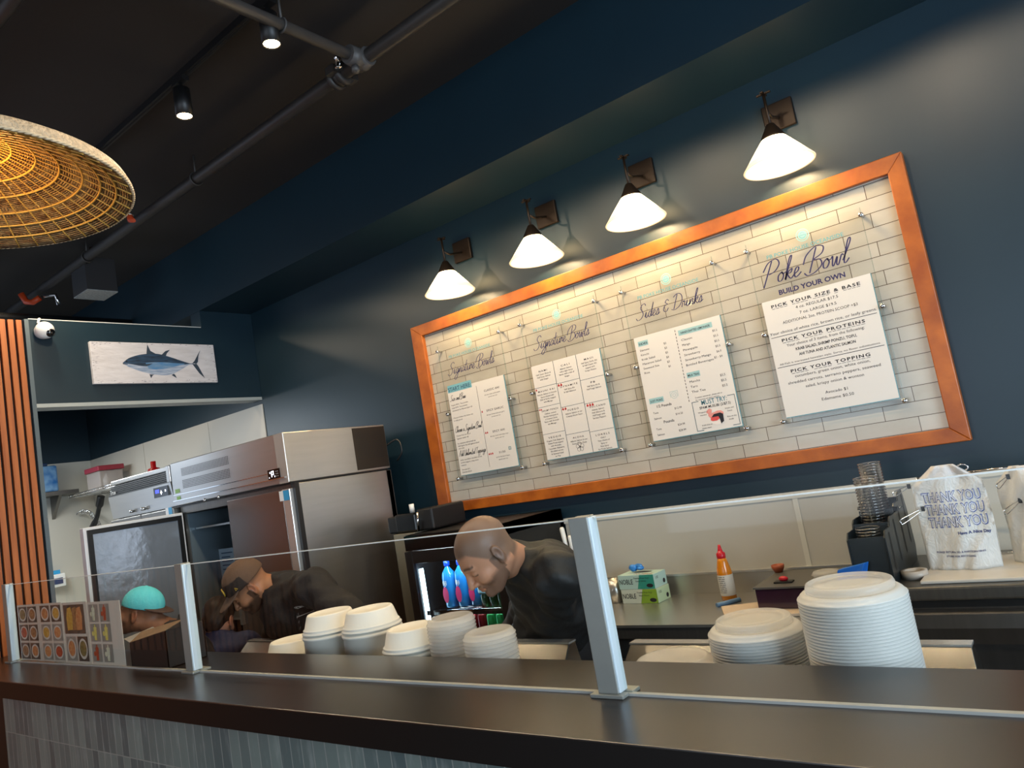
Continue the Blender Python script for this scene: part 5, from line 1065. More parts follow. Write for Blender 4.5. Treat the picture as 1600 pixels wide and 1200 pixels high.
def paper_stack(px, py, order, tub=True, BY=2.02, k=0.925):
    c = at(px, py, 1, BY); zt = c.z; x = c.x; hb = 0.072
    if tub:
        zb = zt-hb-0.004
        t = thing('paper_tub', 'deep white paper tub under a bowl, %s' % order, 'tub', (x, BY, TZ), 'upturned deep white tubs')
        h = zb-TZ
        MB().lathe([(0.128*k, 0), (0.134*k, 0.0), (0.134*k, 0.008), (0.130*k, 0.010), (0.128*k, h-0.022), (0.133*k, h-0.020), (0.134*k, h-0.010), (0.128*k, h-0.006), (0.10, h), (0, h)], 56, (x, BY, TZ)).build('tub_body', m_paper, t)
        z0 = zb
    else: z0 = zt-hb
    t = thing('paper_bowl', 'upturned white paper bowl, %s' % order, 'bowl', (x, BY, z0), 'upturned white paper bowls')
    h = zt-z0
    MB().lathe([(0.118*k, 0), (0.131*k, 0.0), (0.132*k, 0.005), (0.127*k, 0.009), (0.124*k, 0.013), (0.126*k, 0.017), (0.122*k, 0.020), (0.119*k, 0.022), (0.103*k, h-0.006), (0.098*k, h), (0.088*k, h-0.001), (0.084*k, h-0.004), (0, h-0.004)], 56, (x, BY, z0)).build('bowl_body', m_paper, t)
    if not tub:
        tt = thing('paper_tub', 'deep white paper tub under a bowl, %s' % order, 'tub', (x, BY, TZ), 'upturned deep white tubs'); h2 = z0-0.001-TZ
        MB().lathe([(0.128*k, 0), (0.134*k, 0), (0.128*k, h2-0.006), (0.10, h2), (0, h2)], 48, (x, BY, TZ)).build('tub_body', m_paper, tt)
paper_stack(455, 998, 'leftmost and lowest of the four white stacks', False)
paper_stack(514, 955, 'second of the four white stacks from the left')
paper_stack(577, 950, 'tallest white stack, third from the left')
paper_stack(642, 978, 'fourth white stack, next to the clear ribbed stack', True, 1.93, 0.89)
def nest(c, rb, rt, hgt, pitch, m_, name, label, topl, grp, cat, rim=0.0045, ribs=0):
    """inverted nested containers from the table up to c.z"""
    n_ = int((c.z-hgt-TZ)/pitch)+1; z0 = TZ+0.0005; pitch = (c.z-hgt-z0)/(n_-1)
    pr = [(rb-0.006, 0.0), (rb, 0.0), (rb+0.001, rim*.5), (rb, rim), (rb-0.004, rim+0.001)]
    for j in range(ribs): f = (j+0.5)/ribs; rr_ = rb-0.004-(rb-0.004-rt)*f; pr += [(rr_+0.0012, rim+0.001+(hgt-rim-0.006)*f), (rr_-0.0004, rim+0.003+(hgt-rim-0.006)*f)]
    pr += [(rt, hgt-0.006), (rt-0.006, hgt-0.001), (rt-0.014, hgt), (rt-0.022, hgt-0.002), (0, hgt-0.002)]
    p_ = None
    for i in range(n_):
        z = z0+pitch*i; lb = topl if i == n_-1 else label
        if p_ is None: p_ = MB().lathe([(r, z_) for r, z_ in pr], 48).build(name, m_); p_.location = (c.x, c.y, z); tag(p_, lb, cat, grp)
        else: o = p_.copy(); COL.objects.link(o); o.location = (c.x, c.y, z); o['label'] = lb
nest(at(703, 962, 1, 1.93), 0.087, 0.0815, 0.022, 0.0118, m_cl, 'clear_deli_cup', 'clear ribbed plastic cup nested in the left of the two clear stacks', 'topmost cup of the left clear ribbed stack', 'clear cups in the taller clear stack', 'plastic cup')
nest(at(763, 984, 1, 1.888), 0.089, 0.083, 0.020, 0.0118, m_cl, 'clear_deli_cup', 'clear ribbed plastic cup nested in the shorter clear stack, beside the steel hood', 'topmost cup of the shorter clear ribbed stack', 'clear cups in the shorter clear stack', 'plastic cup')
c7 = at(1176, 965, 1, 2.02); c7.z -= 0.018; c8 = at(1325, 908, 1, 1.945); c8.z -= 0.018
nest(c7, 0.129, 0.122, 0.018, 0.0078, m_fro, 'frosted_bowl', 'frosted white plastic bowl nested in the shorter right-hand stack', 'topmost frosted bowl of the shorter right-hand stack', 'frosted bowls in the shorter stack', 'bowl')
nest(c8, 0.127, 0.120, 0.018, 0.0078, m_fro, 'frosted_bowl', 'frosted white plastic bowl nested in the tallest right-hand stack', 'topmost frosted bowl of the tallest stack', 'frosted bowls in the tallest stack', 'bowl')
for c, lb in ((c7, 'clear domed lid on top of the shorter frosted bowl stack'), (c8, 'clear domed lid on top of the tallest frosted bowl stack')):
    t = thing('clear_dome', lb, 'lid', (c.x, c.y, c.z+0.001), 'clear domed lids')
    MB().lathe([(0.103, 0), (0.105, 0.0), (0.104, 0.010), (0.101, 0.018), (0.097, 0.020), (0.093, 0.014), (0.078, 0.013), (0.076, 0.016), (0.05, 0.016), (0.0, 0.016)], 48, (c.x, c.y, c.z+0.001)).build('lid_shell', m_cl, t)
c9 = at(1050, 1026, 1, BY)
nest(c9, 0.120, 0.108, 0.022, 0.014, m_cl, 'flat_clear_cover', 'flat clear plastic lid in the low stack right of the large post', 'topmost flat clear lid of the low stack right of the large post', 'flat clear lids right of the post', 'lid')

# ================================================================== CUP DISPENSER
RZ = 0.9905
cd = thing('cup_dispenser', 'black stepped cup dispenser holding clear cups and lids', 'cup dispenser', (-0.74, 3.2, RZ))
m_cd = mat('matt_black_acrylic', '1b2124', 0.35)
def plate(x, th):
    prof = [(3.01, RZ), (3.005, 1.165), (3.03, 1.19), (3.12, 1.19), (3.13, 1.21), (3.15, 1.222), (3.42, 1.222), (3.255, 1.245), (3.27, 1.256), (3.36, 1.256), (3.375, 1.278), (3.39, 1.288), (3.46, 1.288), (3.49, 1.2), (3.50, 1.05), (3.47, RZ)]
    return MB().prism([(x, y_, z_) for y_, z_ in prof], (th, 0, 0))
for x in (-0.815, -0.683): plate(x, 0.006).build('side_plate', m_cd, cd, bevel=0.001)
for y_, z_ in ((3.012, 1.17), (3.13, 1.205), (3.25, 1.24), (3.37, 1.27), (3.47, 1.20)): MB().box((-0.809, y_, RZ), (-0.683, y_+0.006, z_)).build('divider', m_cd, cd)
for y_, z0_, z1_ in ((3.075, 1.03, 1.175), (3.195, 1.04, 1.205), (3.315, 1.05, 1.24), (3.43, 1.07, 1.27)):
    MB().poly([(-0.6765, y_-0.012, z1_), (-0.6765, y_-0.012, z0_+0.012), (-0.6765, y_, z0_), (-0.6765, y_+0.012, z0_+0.012), (-0.6765, y_+0.012, z1_)]).build('slot', mat('slot_black', '040506', 0.6), cd)
m_cup = thin_glass('clear_cup', (0.95, 0.955, 0.96), 0.15, 1.7, 2.2)
def cup_stack(x, y_, z0, z1, r, lb, grp, pitch=0.0115):
    p_ = None; n_ = int((z1-z0)/pitch)
    for i in range(n_):
        z = z0+i*pitch
        if p_ is None:
            p_ = MB().lathe([(0, 0.0), (r*.80, 0.001), (r*.97, 0.055), (r*1.04, 0.056), (r*1.06, 0.059), (r*1.03, 0.062), (r*.98, 0.058)], 24).build('clear_cup', m_cup); p_.location = (x, y_, z); tag(p_, lb, 'plastic cup', grp)
        else: o = p_.copy(); COL.objects.link(o); o.location = (x, y_, z)
cup_stack(-0.746, 3.315, 1.03, 1.385, 0.042, 'clear plastic cup nested in the taller column of the dispenser', 'cups in the taller dispenser column')
cup_stack(-0.746, 3.195, 1.03, 1.330, 0.042, 'clear plastic cup nested in the middle column of the dispenser', 'cups in the middle dispenser column')
cup_stack(-0.746, 3.070, 1.00, 1.150, 0.042, 'clear plastic cup low in the front well of the dispenser', 'cups in the front dispenser well')
t = thing('wrap_roll_box', 'bright blue box end leaning at the foot of the cup dispenser', 'box', (-0.80, 2.985, RZ))
MB().hexa([(-0.88, 2.972, RZ), (-0.80, 2.960, RZ), (-0.78, 2.998, RZ), (-0.86, 3.005, RZ)], [(-0.86, 2.965, 1.065), (-0.76, 2.965, 1.085), (-0.75, 2.998, 1.085), (-0.85, 3.003, 1.065)]).build('box_body', mat('bright_blue_card', '1f63b8', 0.35), t, bevel=0.002)
t = thing('clear_clamshell', 'empty clear plastic clamshell left of the cup dispenser', 'container', (-0.96, 3.12, 0.975))
L = Vector((-0.98, 3.22, 0.9705)); t.location = L
MB().lathe([(0, 0), (0.05, 0), (0.055, 0.03), (0.06, 0.032), (0.05, 0.045), (0.02, 0.05), (0, 0.05)], 20, L).build('shell', m_cl, t)

# ================================================================== BAGS
t = thing('tape_roll', 'roll of pale tape lying in front of the cup dispenser', 'tape roll', (-0.615, 3.03, RZ)); L = Vector((-0.63, 3.12, RZ)); t.location = L
MB().lathe([(0.028, 0), (0.046, 0), (0.046, 0.030), (0.028, 0.030), (0.028, 0)], 32, L).build('tape_ring', mat('pale_tape', 'b9ada0', 0.35), t)
t = thing('white_tray', 'pale cutting board lying under the thank-you bags', 'cutting board', (-0.3, 3.1, RZ))
MB().prism([(-0.595, 3.00, RZ), (0.15, 3.00, RZ), (0.15, 3.45, RZ), (-0.595, 3.45, RZ)], (0, 0, 0.013)).build('board', mat('cloudy_board', 'cbc4ba', 0.35, noise=0.06, nscale=10), t, bevel=0.004)
BZ = RZ+0.0135
m_bag = frosted('thin_white_film', 'f2f1ee', 0.06, 0.35); 
def bag_mat():
    k = NT(m_bag); b = k.n['Principled BSDF']; nz = k.new('ShaderNodeTexNoise'); nz.inputs['Scale'].default_value = 9; nz.inputs['Detail'].default_value = 3; nz.inputs['Distortion'].default_value = 1.5
    bp = k.new('ShaderNodeBump'); bp.inputs['Strength'].default_value = 0.35; bp.inputs['Distance'].default_value = 0.02; k.link(nz, 0, bp, 'Height'); k.link(bp, 0, b, 'Normal')
bag_mat()
def bag(label, O, ang, w, h, th, lettering, seed):
    """T-shirt bag hanging in its own plane: u right, v up, n out"""
    t = thing('shopping_bag', label, 'plastic bag', tuple(O), 'thank-you carrier bags')
    U = Vector((math.cos(ang), math.sin(ang), 0)); N = Vector((math.sin(ang), -math.cos(ang), 0)); Z = Vector((0, 0, 1))
    def fold(u, v): return 0.006*math.sin(9*u+4*v+seed)+0.004*math.sin(17*u-11*v+seed*2)+0.003*math.sin(31*u*(1-v)+seed)+0.010*math.sin(5*v+seed)*math.sin(PI*u)
    def half(v):    # half width of the outline at height v
        if v < 0.83: return 0.5-0.012*math.sin(v*7+seed)
        return 0.5-0.34*((v-0.83)/0.17)**0.9
    nu, nv = 28, 34
    def pt(u, v, s):
        hw = half(v); uu = (u-0.5)*2*hw; thk = th*(math.sin(PI*min(max(u, 0), 1))**0.6)*(1-0.75*v)
        return O+U*(uu*w)+Z*(v*h)+N*(s*thk*0.5+fold(u, v)*(1 if s > 0 else .6))
    vs = []; fs = []
    for s in (1, -1):
        for j in range(nv+1):
            for i in range(nu+1): vs.append(pt(i/nu, j/nv, s))
    K = (nu+1)*(nv+1)
    for j in range(nv):
        for i in range(nu):
            a = j*(nu+1)+i; fs.append((a, a+1, a+nu+2, a+nu+1)); fs.append((K+a, K+a+nu+1, K+a+nu+2, K+a+1))
        for a in (j*(nu+1), j*(nu+1)+nu): fs.append((a, a+nu+1, K+a+nu+1, K+a))
    for i in range(nu): fs.append((i, K+i, K+i+1, i+1)); a = nv*(nu+1)+i; fs.append((a, a+1, K+a+1, K+a))
    MB().add(vs, fs, True).build('bag_film', m_bag, t)
    if lettering:
        def on(p):      # p.x in u metres, p.z in v metres
            u = 0.5+p.x/(2*half(p.z/h)*w); q = pt(u, p.z/h, 1); return q+N*(0.0016+p.y)
        mi = mat('bag_blue_ink', '2c4796', 0.5); q = MB()
        for i, z in enumerate((0.250, 0.203, 0.156)):
            q.text('THANK YOU', (0.004+0.003*i, 0, z), size=0.052, bold=0.035, width=w*0.80, fn=on)
        q.build('lettering_outline', mi, t); q = MB()
        for i, z in enumerate((0.250, 0.203, 0.156)):
            q.text('THANK YOU', (0.004+0.003*i, 0.0007, z+0.0008), size=0.0495, bold=-0.004, width=w*0.78, fn=on)
        q.build('lettering_fill', mat('bag_letter_white', 'd9d9dc', 0.4), t)
        q = MB(); q.text('Have A Nice Day', (w*0.24, 0, 0.128), size=0.015, bold=0.03, width=w*0.42, fn=on)
        q.text('PLEASE RETURN TO A PARTICIPATING', (0, 0, 0.062), size=0.009, bold=0.02, width=w*0.66, fn=on); q.text('STORE FOR RECYCLING', (0, 0, 0.047), size=0.009, bold=0.02, width=w*0.40, fn=on)
        q.build('small_lettering', mat('bag_dark_ink', '28346e', 0.5), t)
    return t
bag('white thank-you carrier bag with three blue THANK YOU lines', Vector((-0.468, 3.20, BZ)), -0.06, 0.245, 0.385, 0.07, True, 1.3)
bag('second white carrier bag, half out of frame at the right edge', Vector((-0.235, 3.20, BZ)), -0.7, 0.22, 0.35, 0.06, False, 4.1)
rk = thing('bag_rack', 'chrome wire rack that holds the white carrier bags', 'wire rack', (-0.36, 3.22, RZ)); q = MB()
for x in (-0.60, 0.05): q.tube([(x, 3.42, BZ), (x, 3.42, 1.33)], 0.0045, 8)
q.tube([(-0.60, 3.42, 1.33), (0.05, 3.42, 1.33)], 0.0045, 8); q.tube([(-0.60, 3.42, BZ+0.004), (0.05, 3.42, BZ+0.004)], 0.0045, 8); q.build('rack_frame', M_CHROME, rk)
ht = at(1503, 728, 1, 3.20); q = MB(); q.tube([ht+Vector((0.018*math.cos(a), 0, 0.012*math.sin(a)-0.006)) for a in np.arange(0, 2*PI, PI/10)], 0.0028, 6, closed=True); q.tube([ht+Vector((0, 0, -.018)), ht+Vector((0, 0.06, -0.06)), Vector((ht.x, 3.42, 1.33))], 0.0028, 6); q.build('ring_hook', M_CHROME, rk)
for px, py, ex, ey, lb in ((1398, 772, 1420, 760, 'wire binder clip nearest the cups, upper one left of the bag'), (1410, 815, 1442, 795, 'wire binder clip nearest the cups, lower one left of the bag'), (1560, 760, 1575, 745, 'wire clip at the upper right shoulder of the thank-you bag'), (1572, 800, 1594, 782, 'wire clip between the two white bags')):
    a, c = at(px, py, 1, 3.14), at(ex, ey, 1, 3.19); d = (c-a).normalized(); nn = Vector((0, 0, 1)).cross(d).normalized(); up_ = d.cross(nn)
    t = thing('binder_clip', lb, 'clip', tuple(a), 'wire clips holding the bags')
    q = MB().tube(curve_pts([c+up_*0.003, a+up_*0.009, a-d*0.006, a-up_*0.009, c-up_*0.003], 5), 0.0018, 6); q.build('wire_handle', M_CHROME, t)
    MB().box(c-Vector((0.006, 0.004, 0.009)), c+Vector((0.006, 0.004, 0.009))).build('clip_jaw', M_BLACK, t)
# ================================================================== PEOPLE (signed distance fields -> one continuous skin)
def _v(a): return np.array(a, dtype=float)
def sd_ell(P, c, r):
    q = P-_v(c); r = _v(r); k0 = np.linalg.norm(q/r, axis=-1); k1 = np.linalg.norm(q/(r*r), axis=-1)
    return k0*(k0-1)/np.maximum(k1, 1e-9)
def sd_cap(P, a, b, r1, r2):
    a, b = _v(a), _v(b); ba = b-a; pa = P-a; h = np.clip((pa@ba)/max(ba@ba, 1e-9), 0, 1)
    return np.linalg.norm(pa-h[..., None]*ba, axis=-1)-(r1+(r2-r1)*h)
def smin(a, b, k):
    h = np.clip(0.5+0.5*(b-a)/k, 0, 1); return b*(1-h)+a*h-k*h*(1-h)
def ssub(a, b, k):   # a minus b
    return -smin(-a, b, k)
def mesh_sdf(f, lo, hi, h):
    lo, hi = _v(lo), _v(hi); n = np.ceil((hi-lo)/h).astype(int)+1
    ax = [lo[i]+h*np.arange(n[i]) for i in range(3)]
    G = np.stack(np.meshgrid(*ax, indexing='ij'), -1); D = f(G.reshape(-1, 3)).reshape(n)
    s = D < 0; nx, ny, nz = n
    acc = np.zeros((nx-1, ny-1, nz-1, 3)); cnt = np.zeros((nx-1, ny-1, nz-1))
    for axis in range(3):
        sl0 = [slice(None)]*3; sl1 = [slice(None)]*3; sl0[axis] = slice(0, -1); sl1[axis] = slice(1, None)
        d0, d1 = D[tuple(sl0)], D[tuple(sl1)]; cr = (d0 < 0) != (d1 < 0); t = np.where(cr, d0/np.where(cr, d0-d1, 1), 0)
        Pt = G[tuple(sl0)].copy(); Pt[..., axis] += t*h
        o = [i for i in range(3) if i != axis]
        for u in (0, 1):
            for v in (0, 1):
                s_ = [slice(None)]*3; s_[o[0]] = slice(u, n[o[0]]-1+u); s_[o[1]] = slice(v, n[o[1]]-1+v)
                m = cr[tuple(s_)]; acc += np.where(m[..., None], Pt[tuple(s_)], 0); cnt += m
    act = cnt > 0; idx = -np.ones(act.shape, int); idx[act] = np.arange(act.sum()); V = acc[act]/cnt[act][:, None]; F = []
    for axis in range(3):
        o = [i for i in range(3) if i != axis]
        a_ = [slice(1, -1)]*3; b_ = [slice(1, -1)]*3; a_[axis] = slice(0, -1); b_[axis] = slice(1, None)
        s0, s1 = s[tuple(a_)], s[tuple(b_)]; cr = np.argwhere(s0 != s1)
        if not len(cr): continue
        base = cr.copy(); base[:, o[0]] += 1; base[:, o[1]] += 1
        q = []
        for u, v in ((1, 1), (0, 1), (0, 0), (1, 0)):
            c = base.copy(); c[:, o[0]] -= u; c[:, o[1]] -= v; q.append(idx[c[:, 0], c[:, 1], c[:, 2]])
        q = np.stack(q, 1); fl = s0[tuple(cr.T)]
        if axis == 1: fl = ~fl
        q[~fl] = q[~fl][:, ::-1]; F.append(q)
    return V, np.concatenate(F)
def sdf_object(name, blocks, mats, parent, colfn=None, smooth=2):
    """blocks: list of (f, lo, hi, h[, transform matrix]) joined into ONE mesh object"""
    vs, fs, cs, off = [], [], [], 0; wl = wloc(parent)
    for bl in blocks:
        f, lo, hi, h = bl[:4]; V, F = mesh_sdf(f, lo, hi, h); keep = (F >= 0).all(1); F = F[keep]
        cs.append(colfn(V, len(vs)) if colfn else np.ones((len(V), 3)))
        if len(bl) > 4: M_ = np.array(bl[4]); V = V@M_[:3, :3].T+M_[:3, 3]
        vs.append(V); fs.append(F+off); off += len(V)
    V = np.concatenate(vs)-_v(wl); F = np.concatenate(fs); Cc = np.concatenate(cs)
    me = bpy.data.meshes.new(name); me.from_pydata(V.tolist(), [], F.tolist())
    me.polygons.foreach_set('use_smooth', np.ones(len(me.polygons), bool))
    ca = me.color_attributes.new('Col', 'FLOAT_COLOR', 'POINT'); ca.data.foreach_set('color', np.c_[Cc, np.ones(len(Cc))].ravel())
    for m in (mats if isinstance(mats, list) else [mats]): me.materials.append(m)
    me.validate(); me.update(); o = bpy.data.objects.new(name, me); COL.objects.link(o); o.parent = parent
    if smooth: sm = o.modifiers.new('smooth', 'SMOOTH'); sm.iterations = smooth; sm.factor = 0.5
    return o
def head_frame(c, heading, pitch, roll=0.0, k=1.0):
    """matrix: local x = face forward, y = the head's left, z = crown; pitch>0 looks down"""
    h = Vector((heading[0], heading[1], 0)).normalized(); x = h*math.cos(pitch)-Vector((0, 0, 1))*math.sin(pitch)
    y = Vector((0, 0, 1)).cross(h).normalized(); z = x.cross(y)
    if roll: R = Matrix.Rotation(roll, 3, x); y = R @ y; z = R @ z
    x, y, z = x*k, y*k, z*k
    return Matrix(((x.x, y.x, z.x, c[0]), (x.y, y.y, z.y, c[1]), (x.z, y.z, z.z, c[2]), (0, 0, 0, 1)))
def head_sdf(P, neck_to, fat=1.0, ear=True):
    y = np.abs(P[:, 1]); Q = np.stack([P[:, 0], y, P[:, 2]], 1)
    d = sd_ell(Q, (-0.012, 0, 0.035), (0.101, 0.077, 0.088))
    d = smin(d, sd_ell(Q, (0.030, 0, -0.020), (0.066, 0.060*fat, 0.085)), 0.03)
    d = smin(d, sd_cap(Q, (-0.018, 0.050*fat, -0.050), (0.060, 0.018, -0.100), 0.024*fat, 0.022), 0.03)
    d = smin(d, sd_ell(Q, (0.062, 0.036, -0.034), (0.030, 0.027*fat, 0.028)), 0.02)
    d = smin(d, sd_cap(Q, (0.090, 0.0, 0.020), (0.080, 0.040, 0.020), 0.011, 0.009), 0.016)
    d = ssub(d, sd_ell(Q, (0.103, 0.032, -0.002), (0.018, 0.020, 0.013)), 0.014)
    d = smin(d, sd_ell(Q, (0.079, 0.031, -0.003), (0.014, 0.016, 0.012)), 0.004)
    d = smin(d, sd_cap(Q, (0.094, 0, 0.008), (0.117, 0, -0.034), 0.0085, 0.0125), 0.012)
    d = smin(d, sd_ell(Q, (0.103, 0.014, -0.038), (0.012, 0.009, 0.009)), 0.006)
    d = smin(d, sd_ell(Q, (0.088, 0, -0.064), (0.018, 0.026, 0.020)), 0.012)
    d = smin(d, sd_cap(Q, (0.104, 0, -0.0605), (0.094, 0.020, -0.063), 0.0060, 0.004), 0.005)
    d = smin(d, sd_cap(Q, (0.101, 0, -0.0725), (0.092, 0.018, -0.071), 0.0070, 0.004), 0.005)
    d = ssub(d, sd_cap(Q, (0.112, 0, -0.0665), (0.094, 0.025, -0.0665), 0.0022, 0.0015), 0.004)
    d = smin(d, sd_ell(Q, (0.084, 0, -0.100), (0.021, 0.022, 0.019)), 0.014)
    if ear:
        e = sd_ell(Q, (-0.012, 0.082, -0.004), (0.018, 0.008, 0.031)); e = smin(e, sd_ell(Q, (-0.006, 0.080, -0.034), (0.010, 0.006, 0.011)), 0.008)
        e = ssub(e, sd_ell(Q, (-0.008, 0.090, -0.002), (0.011, 0.007, 0.021)), 0.005)
        d = smin(d, e, 0.006)
    n0 = _v((-0.030, 0, -0.040)); n1 = _v(neck_to)
    d = smin(d, sd_cap(P, n0, n1, 0.060*fat, 0.064*fat), 0.03)
    return d
def head_colors(V, skin, hair=None, beard=None, hairline=None):
    C = np.tile(_v(skin), (len(V), 1)); x, y, z = V[:, 0], np.abs(V[:, 1]), V[:, 2]
    def mix(m, c, C): m = np.clip(m, 0, 1)[:, None]; return C*(1-m)+_v(c)*m
    n = 0.5+0.5*np.sin(x*190+z*130)*np.sin(y*170-z*90)
    C = mix(0.10*n, (skin[0]*1.3, skin[1]*.95, skin[2]*.8), C)
    C = mix(np.exp(-((z+0.067)/0.009)**2)*np.exp(-(y/0.024)**2)*(x > 0.085)*0.6, (skin[0]*.75, skin[1]*.45, skin[2]*.42), C)     # lips
    C = mix(np.exp(-((z-0.026-0.004*np.sin(y*60))/0.0045)**2)*(y > 0.012)*(y < 0.052)*(x > 0.06)*0.85, (0.03, 0.018, 0.012), C)      # brows
    C = mix(np.exp(-((z+0.007)/0.0028)**2)*(y > 0.015)*(y < 0.049)*(x > 0.07)*0.9, (0.035, 0.02, 0.015), C)      # lash line
    C = mix((np.exp(-(np.hypot(x+0.012, z+0.004)/0.03)**2)*(y > 0.074))*0.35, (skin[0]*1.25, skin[1]*.6, skin[2]*.5), C)
    if hair is not None: C = mix(hairline(x, y, z), hair, C)
    if beard is not None:
        bm = ((z < -0.040)*(x > 0.005)*1.0)*np.clip((-0.040-z)/0.02+0.25*(x < 0.06)*1.0, 0, 1)*(1-np.exp(-((z+0.067)/0.009)**2)*(y < .022)); bm = bm*(z > -0.135)
        bm = np.maximum(bm, np.exp(-((z+0.052)/0.005)**2)*(y < 0.032)*(x > 0.085)*0.9)
        bm = np.maximum(bm, (z < 0.0)*(z > -0.06)*(x > -0.004)*(x < 0.026)*(y > 0.055)*0.9)
        C = mix(bm*beard[3], beard[:3], C)
    return C
def hand_block(wrist, direction, up, curl, side):
    """one hand: palm, four unequal bent fingers, thumb leaving the side of the palm"""
    d = Vector(direction).normalized(); u = Vector(up); u = (u-d*u.dot(d)).normalized(); s = d.cross(u)*side; w = Vector(wrist)
    def L(a, b, c): return tuple(w+d*a+s*b+u*c)
    parts = [('c', L(0, 0, 0), L(0.03, 0, 0), .026, .026), ('c', L(0.035, -0.024, 0), L(0.085, -0.029, 0), .016, .013), ('c', L(0.035, -0.008, 0), L(0.09, -0.010, 0), .017, .013), ('c', L(0.035, 0.010, 0), L(0.088, 0.010, 0), .017, .013), ('c', L(0.035, 0.024, 0), L(0.08, 0.028, 0), .015, .012)]
    for b0, ln in ((-0.029, 0.92), (-0.010, 1.06), (0.010, 1.0), (0.028, 0.78)):
        p = Vector(L(0.088, b0, 0)); a = curl*0.6; prev = p
        for seg, r in ((0.036*ln, .0088), (0.026*ln, .0080), (0.020*ln, .0072)):
            q = prev+(d*math.cos(a)-u*math.sin(a))*seg; parts.append(('c', tuple(prev), tuple(q), r, r*.94)); prev = q; a += curl*0.7
    t0, t1, t2 = L(0.022, -0.026, -0.004), L(0.050, -0.052, -0.016), L(0.082, -0.056, -0.028)
    parts += [('c', t0, t1, .015, .0115), ('c', t1, t2, .0110, .0090)]
    def f(P):
        D = None
        for i, (_, a, b, r1, r2) in enumerate(parts):
            c = sd_cap(P, a, b, r1, r2); D = c if D is None else smin(D, c, 0.012 if i < 5 else 0.004)
        return D
    A = np.array([p[1] for p in parts]+[p[2] for p in parts]); return (f, A.min(0)-0.04, A.max(0)+0.04, 0.0045)
